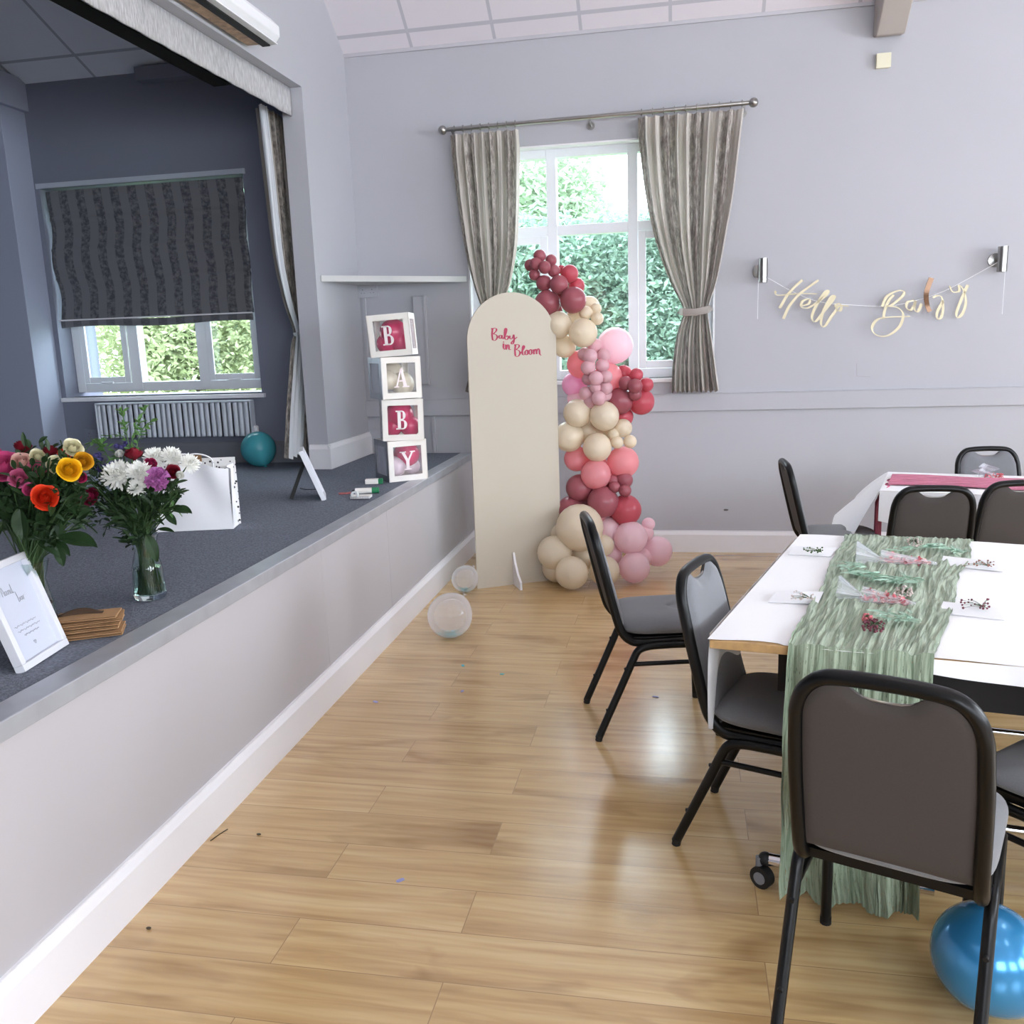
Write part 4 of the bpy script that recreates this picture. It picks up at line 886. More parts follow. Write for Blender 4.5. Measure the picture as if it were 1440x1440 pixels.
def leaf(g, p, d, L, W_, droop=.3, roll=0):
    d = Vector(d).normalized(); sd = d.cross(Vector((0, 0, 1)));
    if sd.length < .05: sd = Vector((1, 0, 0))
    sd = Matrix.Rotation(roll, 3, d) @ sd.normalized(); up = sd.cross(d); p = Vector(p)
    g.grid(lambda u, v: p + d * L * v + sd * W_ * math.sin(math.pi * min(1, v * .92 + .04)) ** .8 * (u - .5) + up * (abs(u - .5) * W_ * .35) - Vector((0, 0, 1)) * droop * L * v * v, 4, 7, False, False)
def stem_path(p, base, neck, rnd):
    a = neck + Vector((rnd.uniform(-.022, .022), rnd.uniform(-.022, .022), 0)); b_ = base + Vector((rnd.uniform(-.028, .028), rnd.uniform(-.028, .028), .02))
    m_ = (p + a) / 2 + Vector((0, 0, (p - a).length * .08)) + (a - p) * .12
    return cat_rom([b_, a, m_, p], 5)
def vase(base, label, h_, rb, rn, rt):
    t = thing('glass_vase', label, 'vase', base)
    P = [(0, .001), (rb * .9, .001), (rb, .012), (rb * .97, h_ * .25), (rb * .72 + rn * .28, h_ * .5), (rn, h_ * .78), (rt, h_)]
    inn = [(rt - .0025, h_), (rn - .003, h_ * .78), (rb * .72 + rn * .28 - .003, h_ * .5), (rb * .97 - .003, h_ * .25), (rb - .005, .02), (0, .014)]
    MB().lathe(P + inn, (0, 0, 0), 36).build('glass', GLASS, t, smooth=60)
    MB().lathe([(0, .0145), (rb - .0055, .0205), (rb * .97 - .0035, h_ * .25), (rb * .72 + rn * .28 - .0035, h_ * .48), (0, h_ * .48)], (0, 0, 0), 36).build('water', WATER, t, smooth=60)
    return t
def bouquet(base, neck_h, spread_c, flowers, leaves, seed, Y, prefix, tail):
    rnd = random.Random(seed); neck = base + Vector((0, 0, neck_h))
    for (kind, colr, px, py, r, dy, lab) in flowers:
        p = atY(px, py, Y + dy); R_ = r * (p - CAM).dot(fw) / F
        d = (p - spread_c).normalized() * .7 + (CAM - p).normalized() * (.9 if kind != 'up' else .1); d.normalize()
        if kind == 'up': d = Vector((d.x * .4, d.y * .4, 1)).normalized()
        t = thing({'rose': 'rose', 'up': 'rose', 'mum': 'chrysanthemum', 'carn': 'carnation', 'bud': 'flower_bud', 'fre': 'freesia'}[kind], '%s %s' % (lab, tail), 'flower', (p.x, p.y, p.z), 0, prefix)
        g = MB()
        if kind in ('rose', 'up'): rose(g, (0, 0, 0), R_, d, rnd, 1.0 if kind == 'rose' else .4)
        elif kind == 'mum': mum(g, (0, 0, 0), R_ * 1.12, d, rnd)
        elif kind == 'carn': carn(g, (0, 0, 0), R_, d, rnd)
        elif kind == 'bud': rose(g, (0, 0, 0), R_, d, rnd, .1)
        else:
            for i in range(6):
                c_ = Vector((rnd.uniform(-1, 1), rnd.uniform(-1, 1), rnd.uniform(-1, 1))) * R_ * .8; rose(g, c_, R_ * .42, d + Vector((rnd.uniform(-.4, .4), 0, .3)), rnd, .5)
        g.build('bloom', PM[colr], t, smooth=60)
        P = stem_path(p - d * R_ * .45, base, neck, rnd)
        g = MB().tube([q - p for q in P], .0026, n=6); g.build('stem', STEMM, t, smooth=True)
        g = MB()
        for i in range(5):
            a = i * 1.256; q = basis(d); leaf(g, q @ Vector((0, 0, -R_ * .75)), q @ Vector((math.cos(a), math.sin(a), .5)), R_ * .9, R_ * .3, .1)
        g.build('sepals', LEAFG, t)
# right-hand vase
VB = P0(189, 846); VB = Vector((VB.x + .03, VB.y + .05, HS + .001))
vase(VB, 'flared clear glass vase with white and lilac flowers on the stage edge', .225, .055, .034, .048)
YR = VB.y; SC = VB + Vector((0, 0, .30))
FR = [('mum', 'white', 164, 666, 21, -.07, 'largest white chrysanthemum facing front in'), ('mum', 'white', 195, 663, 17, -.05, 'white chrysanthemum just right of the largest in'), ('mum', 'white', 192, 684, 12, -.08, 'small half-open white chrysanthemum under the two large ones in'),
      ('mum', 'white', 218, 641, 15, .03, 'white chrysanthemum at the top of'), ('mum', 'white', 243, 640, 14, .05, 'upper right white chrysanthemum of'), ('mum', 'white', 268, 650, 13, .04, 'outermost right white chrysanthemum of'),
      ('carn', 'lilac', 221, 674, 19, -.07, 'ruffled lilac carnation low in'), ('up', 'dred', 188, 637, 13, -.01, 'dark red rose standing above'), ('rose', 'dred', 244, 663, 10, -.02, 'small dark red rose at the right of'),
      ('bud', 'white', 253, 668, 6.5, -.04, 'tiny white bud at the right of'), ('rose', 'magenta', 212, 651, 8, .0, 'magenta bloom between the white heads of'), ('rose', 'magenta', 125, 698, 13, -.06, 'drooping magenta rose leaning out left of'),
      ('fre', 'blue', 133, 645, 10, .0, 'violet freesia leftmost of'), ('fre', 'blue', 148, 655, 10, -.02, 'violet freesia beside the largest white head of'), ('fre', 'blue', 172, 629, 11, .03, 'violet freesia at the back of'), ('bud', 'white', 168, 638, 7, .0, 'pale bud among the violet freesias of')]
bouquet(VB, .19, SC, FR, None, 5, YR, 'flowers in the right vase', 'the right bouquet')
# left-hand vase
VL = Vector((-.30, -4.33, HS + .001))
vase(VL, 'clear glass vase behind the near white frame, full of mixed roses', .25, .055, .036, .05)
FL = [('up', 'dred', 32, 627, 13, .04, 'dark red rose standing highest left in'), ('rose', 'pink', 6, 655, 23, -.03, 'large hot pink rose at the far left of'), ('rose', 'blush', 31, 649, 14, -.03, 'blush rose with pink edges in'),
      ('rose', 'rose', 27, 672, 14, -.06, 'mid pink rose below the blush one in'), ('rose', 'cream', 54, 641, 11, .0, 'cream rose behind the pink ones of'), ('up', 'dred', 71, 633, 11, .02, 'dark red rose at the top middle of'),
      ('rose', 'orange', 91, 637, 9, .04, 'orange red bloom at the back of'), ('rose', 'cream', 81, 653, 13.5, -.04, 'cream rose beside the yellow one in'), ('rose', 'rose', 52, 659, 12, -.02, 'pink rose at the centre of'),
      ('rose', 'cream', 103, 629, 13, .02, 'pale cream rose topmost right of'), ('rose', 'yellow', 98, 660, 15.5, -.08, 'bright yellow rose of'), ('rose', 'gold', 117, 648, 13, .0, 'golden yellow rose at the right edge of'),
      ('rose', 'orange', 63, 699, 17, -.10, 'orange red rose lowest front of'), ('rose', 'pink', 44, 689, 10, -.07, 'small pink rose beside the orange one in'), ('rose', 'magenta', 114, 671, 8, .0, 'small crimson rose at the lower right of'), ('rose', 'pink', -14, 640, 15, .02, 'pink rose at the cut edge of'), ('rose', 'blush', -20, 668, 15, -.02, 'blush rose at the cut edge of')]
bouquet(VL, .21, VL + Vector((0, 0, .34)), FL, None, 6, VL.y, 'flowers in the left vase', 'the left bouquet')
def foliage_px(name, label, base, neck_h, Y, blobs, sprigs, bigs, seed):
    rnd = random.Random(seed); t = thing(name, label, 'foliage', base)
    neck = base + Vector((0, 0, neck_h)); B0 = Vector(base)
    g = MB(); gs = MB()
    for (px, py, rp_, n_, L) in blobs:
        for i in range(n_):
            a = rnd.uniform(0, 6.28); q = math.sqrt(rnd.random()) * rp_
            p = atY(px + q * math.cos(a), py + q * math.sin(a), Y + rnd.uniform(-.09, .09)); d = (p - neck).normalized() + Vector((rnd.gauss(0, .5), rnd.gauss(0, .5), rnd.gauss(0, .4)))
            leaf(g, p - B0, d, L * rnd.uniform(.7, 1.3), L * rnd.uniform(.35, .5), rnd.uniform(0, .5), rnd.uniform(-1, 1))
            if i % 9 == 0: gs.tube([q_ - B0 for q_ in stem_path(p, B0, neck, rnd)], .0018, n=5)
    o = g.build('leaves', LEAFG, t); o['kind'] = 'stuff'
    o = gs.build('stems', STEMM, t); o['kind'] = 'stuff'
    for (path, n_, L, lm) in sprigs:
        P = cat_rom([atY(x_, y_, Y + dy) for x_, y_, dy in path], 6); g = MB(); g.tube([p - B0 for p in P], .0014, n=5)
        for i in range(n_):
            k = rnd.uniform(.3, 1) * (len(P) - 2); p = P[int(k)]; tg = (P[int(k) + 1] - P[int(k)]).normalized()
            d = tg * .6 + Vector((rnd.gauss(0, .7), rnd.gauss(0, .5), rnd.gauss(0, .5))); leaf(g, p - B0, d, L * rnd.uniform(.7, 1.2), L * .38, .1, rnd.uniform(-1, 1))
        g.build('sprig', lm, t)
    for (px, py, dx, dz, L, W_, dy) in bigs:
        p = atY(px, py, Y + dy); g = MB(); leaf(g, p - B0, (dx, -.15, dz), L, W_, .25, .5); g.tube([p - B0, (p + neck) / 2 - B0 + Vector((0, 0, .01)), neck - B0], .0018, n=5); g.build('leaf', LEAFG, t)
foliage_px('foliage', 'dark green leaves and light sprigs of the right bouquet', VB, .19, YR, [(190, 715, 34, 190, .045), (165, 700, 28, 110, .04), (225, 705, 26, 100, .04), (190, 750, 17, 60, .04), (140, 668, 16, 50, .03), (140, 720, 20, 55, .022), (240, 690, 15, 35, .035)],
    [([(190, 680, 0), (180, 620, .02), (174, 590, .03), (170, 572, .03)], 26, .026, LEAFL), ([(190, 680, 0), (185, 625, .02), (195, 595, .03), (206, 570, .03)], 26, .026, LEAFL), ([(192, 680, 0), (192, 630, 0), (203, 600, 0), (216, 592, 0)], 22, .03, LEAFL),
     ([(180, 690, 0), (150, 640, .02), (138, 618, .02)], 26, .03, LEAFL), ([(180, 690, 0), (165, 640, .02), (140, 625, .02), (125, 622, .02)], 24, .03, LEAFL), ([(180, 720, 0), (150, 715, -.02), (130, 725, -.03), (118, 740, -.03)], 22, .014, LEAFG), ([(180, 730, 0), (155, 735, -.02), (145, 755, -.03)], 22, .014, LEAFG), ([(205, 720, 0), (235, 715, 0), (255, 715, 0)], 12, .03, LEAFL), ([(180, 700, 0), (178, 620, .03), (142, 612, .03)], 10, .02, LEAFL)],
    [(244, 717, 1, .1, .075, .04, -.03), (206, 752, .5, -1, .08, .04, -.05), (232, 722, .9, -.6, .05, .03, 0), (222, 745, .9, .15, .07, .02, 0)], 21)
foliage_px('foliage', 'dark green rose leaves of the left bouquet', VL, .21, VL.y, [(40, 715, 40, 200, .055), (75, 690, 34, 150, .05), (60, 745, 26, 100, .05), (100, 700, 20, 70, .04), (10, 720, 30, 90, .055), (95, 730, 18, 40, .05), (60, 665, 45, 80, .035)],
    [([(60, 760, 0), (85, 765, -.02), (105, 760, -.04)], 3, .03, LEAFG)], [(85, 758, 1, .1, .13, .055, -.06), (28, 715, .1, -1, .07, .05, -.10), (5, 735, -.6, -.7, .08, .04, -.08), (80, 768, .3, -.6, .05, .03, -.03)], 22)

# ------------------------------------------------------------------ tables
CLOTH = mat('white paper cloth', (250, 249, 251), .75, bump=.12, bscale=9)
WOODE = mat('beech table edge', (196, 158, 108), .5, noise=.15, nscale=40); UNDER = mat('dark table underside', (34, 31, 30), .8)
TA, TB_, TC, TD = Vector((1.652, -4.066, 0)), Vector((2.077, -2.69, 0)), Vector((3.56, -2.95, 0)), Vector((3.14, -4.325, 0))
TH = .738
def tq(u, v, z=TH): 
    p = TA.lerp(TD, u).lerp(TB_.lerp(TC, u), v); p.z = z; return p
def folding_table(name, label, v0, v1):
    t = thing(name, label, 'table', tq(.5, (v0 + v1) / 2, 0), 0, 'tables pushed together under one white cloth'); o_ = t.location.copy()
    L = lambda u, v, z: tq(u, v, z) - o_
    MB().prism([L(0, v0, TH - .026), L(1, v0, TH - .026), L(1, v1, TH - .026), L(0, v1, TH - .026)], (0, 0, .025)).build('tabletop', WOODE, t, bevel=.002)
    MB().prism([L(.12, v0 + .03, TH - .15), L(.94, v0 + .03, TH - .15), L(.94, v1 - .03, TH - .15), L(.12, v1 - .03, TH - .15)], (0, 0, .12)).build('under_frame', UNDER, t)
    ax = (TD - TA).normalized(); ay = (TB_ - TA).normalized()
    vm = (v0 + v1) / 2
    for u in ((.17, .83) if v0 > .1 else (.83,)):
        c_ = L(u, vm, 0)
        MB().tube([c_ + Vector((0, 0, .09)), c_ + Vector((0, 0, TH - .1))], .028, n=16).build('leg', CHROME, t, smooth=60)
        for s_ in (-1, 1):
            a = c_ + ay * s_ * .28
        MB().tube([c_ - ay * .31 + Vector((0, 0, .095)), c_ + ay * .31 + Vector((0, 0, .095))], .02, n=12).build('foot_bar', CHROME, t, smooth=60)
        for s_ in (-1, 1):
            k = thing_part_caster(c_ + ay * s_ * .30, t)
    MB().tube([L(.17 if v0 > .1 else .3, vm, .095), L(.83, vm, .095)], .013, n=10).build('cross_bar', CHROME, t, smooth=60)
    return t
def thing_part_caster(p, t, yaw=.6):
    M = Matrix.Translation(p) @ Matrix.Rotation(yaw, 4, 'Z')
    g = MB()
    g.tube([M @ Vector((-.014, 0, .034)), M @ Vector((.014, 0, .034))], .033, n=22)
    o = g.build('caster', BLACKR, t, smooth=50)
    MB().tube([M @ Vector((-.018, 0, .034)), M @ Vector((.018, 0, .034))], .018, n=16).tube([M @ Vector((0, .012, .055)), M @ Vector((0, .012, .092))], .010).build('caster_hub', mat('grey plastic', (120, 120, 124), .5) if 'grey plastic' not in bpy.data.materials else bpy.data.materials['grey plastic'], o, smooth=50)
    return o
NT = folding_table('flip_top_table', 'nearer white-clothed table with chrome caster feet and a pale wood edge', 0, .495)
folding_table('flip_top_table', 'further table of the pair under the same white cloth', .505, 1)
# the near table's left foot turned beside the runner
o_ = NT.location.copy(); d_ = Vector((2.27 - 1.836, -4.215 + 4.13, 0)).normalized(); fo = Vector((1.822, -4.105, 0)) - o_
MB().tube([fo + Vector((0, 0, .085)), fo + d_ * .44 + Vector((0, 0, .085))], .019, n=12).build('foot_bar', CHROME, NT, smooth=60)
MB().ball(fo + Vector((-.006, 0, .085)), .021, 12, 8).build('end_cap', BLACKR, NT, smooth=True)
thing_part_caster(fo + Vector((-.015, -.01, 0)), NT, .9)
MB().tube([fo + d_ * .26 + Vector((.0, .018, .09)), fo + d_ * .26 + Vector((.01, .05, TH - .03))], .02, n=12).build('leg', CHROME, NT, smooth=60)
# white cloth
tc_ = thing('tablecloth', 'white paper cloth over the near tables, hanging loose at its left end', 'tablecloth', (0, 0, 0))
def clf(u, v):
    sag = 0.0
    p = tq(-.004 + 1.01 * u, v * 1.0 + .004 * math.sin(u * 20) + (.010 * max(0, math.sin((u - .03) * 24)) if (v < .02 and u < .13) else 0), TH + .0015 + .0012 * math.sin(u * 31) * math.sin(v * 27))
    return p
MB().grid(clf, 80, 60).build('cloth_top', CLOTH, tc_, smooth=80)
ax = (TD - TA).normalized()
def dropl(u, v):
    p = tq(-.006, .04 + u * .9, TH); L = (.30 + .05 * math.sin(u * 11) - .14 * max(0, u - .25)); out = -.006 - .02 * v + .022 * v * math.sin(u * 26 + v)
    return p + ax * out - Vector((0, 0, L * v))
MB().grid(dropl, 70, 14).build('side_drop', CLOTH, tc_, smooth=80)
ay = (TB_ - TA).normalized()
MB().grid(lambda u, v: tq(.37 + .63 * u, 0, TH + .001) - ay * (.006 + .012 * v + .006 * math.sin(u * 17) * v) - Vector((0, 0, (.035 + .03 * min(1, u * 2.2)) * v)), 60, 5).build('front_drop', CLOTH, tc_, smooth=80)
MB().grid(lambda u, v: tq(1.0, u, TH + .001) + ax * (.014 + .012 * v * math.sin(u * 20)) - Vector((0, 0, .2 * v)), 40, 6).build('far_drop', CLOTH, tc_, smooth=80)
# green gauze runner
def gauze(name, col, dark, alpha_thr=.36):
    m = mat(name, col, .9, sheen=.2); nt = m.node_tree; b = nt.nodes['Principled BSDF']; tc = nt.nodes.new('ShaderNodeTexCoord').outputs['UV']
    n1 = nt.nodes.new('ShaderNodeTexNoise'); n1.inputs['Scale'].default_value = 1; n1.inputs['Detail'].default_value = 4; n1.inputs['Distortion'].default_value = 1.2
    nt.links.new(mapping(nt, tc, (42, 6, 1)), n1.inputs['Vector'])
    r = ramp(nt, [(.34, dark), (.6, col)]); nt.links.new(n1.outputs[0], r.inputs[0]); nt.links.new(r.outputs[0], b.inputs['Base Color'])
    bp_ = nt.nodes.new('ShaderNodeBump'); bp_.inputs['Strength'].default_value = .6; bp_.inputs['Distance'].default_value = .01; nt.links.new(n1.outputs[0], bp_.inputs['Height']); nt.links.new(bp_.outputs[0], b.inputs['Normal'])
    n2 = nt.nodes.new('ShaderNodeTexNoise'); n2.inputs['Scale'].default_value = 1; n2.inputs['Detail'].default_value = 3; nt.links.new(mapping(nt, tc, (160, 34, 1)), n2.inputs['Vector'])
    r2 = ramp(nt, [(alpha_thr, (0, 0, 0)), (alpha_thr + .05, (1, 1, 1))]); nt.links.new(n2.outputs[0], r2.inputs[0]); nt.links.new(r2.outputs[0], b.inputs['Alpha'])
    return m
GAU = gauze('sage gauze', (168, 180, 158), (120, 138, 114), .27); GAU2 = gauze('sage gauze hanging', (160, 173, 150), (116, 134, 110), .31)
run = thing('table_runner', 'sage green gauze runner gathered across the white tables and hanging to the floor', 'table runner', (0, 0, 0))
def wrk(u, v, k=1.0):
    n1 = noise.noise(Vector((u * 9, v * 1.6, 3.1))); n2 = noise.noise(Vector((u * 26 + 2 * n1, v * 3.5, 9.2))); n3 = noise.noise(Vector((u * 60, v * 9, 1.2)))
    return (1 - abs(n1) * 2) * .006 + (1 - abs(n2) * 2) * .006 + n3 * .002
def rtop(u, v):
    # v 0 near edge -> 1 far edge
    e = noise.noise(Vector((v * 3.5, 7.7 if u > .5 else 2.2, 0))) * .05 * abs(2 * u - 1) + noise.noise(Vector((v * 22, 1.7 if u > .5 else 5.2, 0))) * .016 * (2 * u - 1) ** 4
    if v < .03: e *= v / .03
    a = TA.lerp(TD, .143); b_ = TA.lerp(TD, .385); c_ = TB_.lerp(TC, .115); d2 = TB_.lerp(TC, .435)
    p = a.lerp(b_, u + e).lerp(c_.lerp(d2, u + e), v)
    return (p.x, p.y, TH + .004 + max(0, wrk(u, v * 2.2 + 5)))
def uvrun(g, fn, nu, nv, v0, v1, ulen=1):
    k0 = len(g.f); g.grid(fn, nu, nv)
    for fi in range(k0, len(g.f)): g.uv[fi] = [(a * ulen, v0 + (v1 - v0) * b_) for a, b_ in g.uv[fi]]
    return g
uvrun(MB(), rtop, 110, 120, .8, 2.3).build('runner_top', GAU, run, smooth=80)
E0 = TA.lerp(TD, .143); E1 = TA.lerp(TD, .385)
def rdrop(u, v):
    zbot = .012 + .03 * abs(noise.noise(Vector((u * 8, 0, 0)))); w0 = E0.lerp(E1, .03 * v + u * (1 - .02 * v) + .03 * v * noise.noise(Vector((v * 5, u, 0))))
    z0 = TH + .004 + max(0, wrk(u, 5)); z = z0 + (zbot - z0) * v
    k = min(1, v * 12); out = -.010 * k - .052 * min(1, v * 2.5) - k * (wrk(u, 5 - v * .7) - .004) * 2.0 - .02 * math.sin(u * 17 + 2 * v) * min(1, v * 2)
    p = w0 + ay * out; return (p.x, p.y, z)
uvrun(MB(), rdrop, 110, 80, .0, .8).build('runner_drop', GAU2, run, smooth=80)
F0 = TB_.lerp(TC, .115); F1 = TB_.lerp(TC, .435)
uvrun(MB(), lambda u, v: F0.lerp(F1, u) + ay * (.014 + .012 * math.sin(u * 30) * v) + Vector((0, 0, TH + .008 - .35 * v)), 60, 20, 0, .5).build('runner_far_drop', GAU2, run, smooth=80)

# things along the runner
def TZ(px, py, z=.02):
    return atZ(px, py, TH + z)
RIBM = translucent('mint ribbon leaf', (178, 208, 188), .2, .45, noise=.2, nscale=40); PNK = mat('pink petals', (222, 120, 128), .6, noise=.3, nscale=90); DRIED = mat('dried burgundy buds', (120, 62, 76), .8, noise=.3, nscale=90); GYP = mat('dried pale flowers', (214, 196, 190), .8, noise=.3, nscale=80)
rr2 = random.Random(12)
def leafspray(label, pts, n_, L, m_, sprd=.03):
    c_ = TZ(*pts[len(pts) // 2]); t = thing('leaf_spray', label, 'leaf spray', c_)
    P = cat_rom([TZ(*p, .022) for p in pts], 8); g = MB(); g.tube([p - c_ for p in P], .0012, n=5)
    for i in range(n_):
        k = rr2.uniform(0, len(P) - 2); p = P[int(k)] + Vector((rr2.gauss(0, sprd * .5), rr2.gauss(0, sprd * .5), rr2.uniform(0, .012))); a = rr2.uniform(0, 6.28)
        leaf(g, p - c_, (math.cos(a), .6 * math.sin(a), .12), L * rr2.uniform(.7, 1.3), L * .26, .1, rr2.uniform(-.6, .6))
    g.build('leaves', m_, t); return t
leafspray('long spray of pale mint leaves between the two wrapped cones', [(1190, 805), (1225, 812), (1260, 820), (1288, 815)], 80, .04, RIBM)
leafspray('short mint leaf spray at the far end of the green runner', [(1262, 775), (1300, 770), (1330, 772), (1350, 782)], 45, .04, RIBM, .03)
leafspray('small mint leaf spray in front of the nearer wrapped cone', [(1240, 868), (1268, 872), (1285, 868)], 22, .04, RIBM, .025)
leafspray('loose mint leaves at the left edge of the green runner', [(1180, 800), (1200, 795), (1215, 800)], 16, .035, RIBM, .03)
def cone(label, px0, py0, px1, py1):
    a = TZ(px0, py0, .022); b_ = TZ(px1, py1, .014); L = (b_ - a).length; d = (b_ - a).normalized(); q = basis(d)
    t = thing('wrapped_cone', label, 'wrapped cone', a)
    g = MB(); g.grid(lambda u, v: q @ Vector(((.006 + .026 * (1 - v)) * math.cos(6.283 * u) * (1 + .12 * math.sin(u * 44)), (.006 + .026 * (1 - v)) * math.sin(6.283 * u) * (1 + .12 * math.sin(u * 37)), L * v)), 40, 12, True, False)
    g.build('cellophane', CELLO, t, smooth=60)
    g = MB(); g.grid(lambda u, v: q @ Vector(((.006 + .05 * v) * math.cos(6.283 * u) * (1 + .3 * math.sin(u * 38)), (.006 + .034 * v) * math.sin(6.283 * u) * (1 + .3 * math.sin(u * 31)), -L * .45 * v)), 48, 6, True, False); g.build('wrapper_flare', CELLO, t)
    for i in range(2):
        g = MB()
        for k in range(46):
            v = rr2.random() ** .7 * .9; rad = (.005 + .022 * (1 - v)) * math.sqrt(rr2.random()); an = rr2.uniform(0, 6.28)
            leaf(g, q @ Vector((rad * math.cos(an), rad * math.sin(an), L * v)), Vector((rr2.gauss(0, 1), rr2.gauss(0, 1), rr2.gauss(0, 1))), .018, .012, 0, rr2.uniform(0, 3))
        o = g.build('petals', [PNK, DRIED][i] if i == 0 else mat('blush petals', (236, 190, 184), .6) if 'blush petals' not in bpy.data.materials else bpy.data.materials['blush petals'], t); o['kind'] = 'stuff'
cone('cellophane cone of pink petals, the further of the two on the runner', 1238, 786, 1318, 793)
cone('cellophane cone of coral pink petals, the nearer of the two on the runner', 1212, 838, 1288, 850)
def buds(label, px, py, rp_, n_, m_, h_=.03):
    c_ = TZ(px, py, .012); t = thing('dried_flower_sprig', label, 'dried flowers', c_)
    g = MB(); gb = MB()
    for i in range(n_):
        a = rr2.uniform(0, 6.28); q = math.sqrt(rr2.random()) * rp_; p = TZ(px + q * math.cos(a), py + q * math.sin(a) * .55, .012 + rr2.uniform(0, h_)) - c_
        g.tube([(0, 0, 0), p * .5 + Vector((0, 0, .006)), p], .0006, n=4); gb.ball(p, rr2.uniform(.0025, .0045), 6, 4)
    g.build('twigs', STEMM, t); gb.build('buds', m_, t)
buds('sprig of dark dried buds at the near end of the runner', 1228, 880, 17, 60, DRIED)
buds('small pink dried flowers left of the dark buds', 1218, 868, 9, 30, PNK)
buds('pale dried flowers between the wrapped cones', 1270, 832, 14, 50, GYP)
buds('pale dried flowers at the far end of the runner', 1285, 762, 12, 36, GYP)
def place_card(label, a, b_, c_, d2, fl, m_):
    p = [TZ(*q, .004) for q in (a, b_, c_, d2)]; o0 = sum(p, Vector()) / 4; t = thing('place_card', label, 'place card', o0, 0, 'white place cards with dried flowers')
    P = [q - o0 for q in p]; up = Vector((0, 0, 1))
    g = MB(); g.prism(P, (0, 0, .0008)); g.prism([P[0] + up * .001, P[1] + up * .001, P[2] + up * .014, P[3] + up * .014], (0, 0, .0008)); g.build('card', PAPERW, t)
    g = MB(); gb = MB(); s0 = TZ(fl[0], fl[1], .02) - o0
    for i in range(22):
        q = TZ(fl[0] + rr2.uniform(-1, 1) * fl[2], fl[1] + rr2.uniform(-1, .4) * fl[3], .02 + rr2.uniform(0, .02)) - o0; g.tube([s0 + Vector((.03, 0, -.004)), (s0 + q) / 2 + Vector((.01, 0, .003)), q], .0006, n=4); gb.ball(q, rr2.uniform(.0022, .004), 6, 4)
    g.build('sprig', STEMM, t); gb.build('buds', m_, t); return t
place_card('white place card at the far left with a raffia bow', (1108, 780), (1168, 783), (1176, 775), (1118, 773), (1144, 775, 14, 5), STEMM)
place_card('white place card with pale pink dried flowers, left of the runner', (1080, 847), (1150, 850), (1158, 838), (1092, 837), (1128, 840, 16, 9), GYP)
place_card('white place card with a dried twig, far right of the runner', (1322, 795), (1410, 804), (1402, 795), (1326, 787), (1378, 794, 22, 6), mat('twig', (150, 110, 96), .8))
place_card('white place card with dark dried buds, nearer right of the runner', (1320, 862), (1412, 873), (1402, 861), (1326, 852), (1370, 852, 22, 10), DRIED)

# ------------------------------------------------------------------ second table
c2 = atZ(1237, 690, .74); R2 = Matrix.Rotation(math.radians(-15.5), 4, 'Z')
def t2(x, y, z): p = R2 @ Vector((x, y, 0)); return Vector((c2.x + p.x, c2.y + p.y, z))
t = thing('folding_table', 'second white-clothed table behind, dressed with a pink runner', 'table', t2(.9, .32, 0)); o0 = t.location.copy()
MB().prism([t2(.02, .02, .715) - o0, t2(1.8, .02, .715) - o0, t2(1.8, .66, .715) - o0, t2(.02, .66, .715) - o0], (0, 0, .024)).build('tabletop', WOODE, t)
for u_, v_ in ((.25, .08), (.25, .6), (1.6, .08), (1.6, .6)): MB().tube([t2(u_, v_, .002) - o0, t2(u_, v_, .715) - o0], .016, n=10).build('leg', BLACK, t, smooth=60)
t = thing('tablecloth', 'white cloth on the second table with its left corner flung out', 'tablecloth', (0, 0, 0))
MB().grid(lambda u, v: t2(1.84 * u, .68 * v, .7405), 20, 10).build('cloth_top', CLOTH, t)
def dl2(u, v):
    base = t2(0, .68 * u, .7405); out = -(.17 + .10 * math.sin(u * 3.1)) * v; dz_ = -(.12 + .22 * (1 - u)) * v - .05 * v * v
    w_ = .02 * math.sin(u * 14) * v
    q = R2 @ Vector((out, w_ * 2 - .05 * v * (1 - u), 0)); return base + Vector((q.x, q.y, dz_ + .03 * math.sin(u * 12 + 1) * v))
MB().grid(dl2, 36, 14).build('corner_drop', CLOTH, t, smooth=40)
MB().grid(lambda u, v: t2(1.84 * u, -.004 - .02 * v + .015 * math.sin(u * 30) * v, .7405 - (.16 + .05 * math.sin(u * 9)) * v), 60, 8).build('front_drop', CLOTH, t, smooth=80)
PKG = gauze('rose pink gauze', (216, 110, 142), (170, 70, 104), .2)
t = thing('table_runner', 'rose pink gauze runner lying along the second table', 'table runner', (0, 0, 0))
uvrun(MB(), lambda u, v: t2(.03 + 1.75 * v, .17 + .36 * u + .012 * math.sin(v * 14), .746 + .006 * abs(math.sin(u * 20 + v * 9))), 30, 90, 0, 2).build('runner_top', PKG, t, smooth=80)
uvrun(MB(), lambda u, v: t2(.03 - .05 * min(1, v * 4) + .014 * math.sin(u * 14), .10 + .3 * u, .748 - .42 * v), 24, 30, 0, .6).build('runner_drop', PKG, t, smooth=80)
pk = atZ(1385, 664, .775); t = thing('wrapped_cone', 'clear cellophane packet with pink petals on the second table', 'wrapped cone', pk)
g = MB(); g.grid(lambda u, v: (-.05 + .1 * u + .02 * math.sin(v * 9), .02 * math.sin(u * 7 + v * 5), -.025 + .075 * v * (1 - .5 * abs(u - .4))), 12, 8); g.build('cellophane', CELLO, t)
g = MB()
for i in range(40): leaf(g, (rr2.uniform(.0, .09), rr2.uniform(-.02, .02), rr2.uniform(-.03, -.005)), (rr2.gauss(0, 1), rr2.gauss(0, 1), rr2.gauss(0, 1)), .02, .014)
o = g.build('petals', PNK, t); o['kind'] = 'stuff'

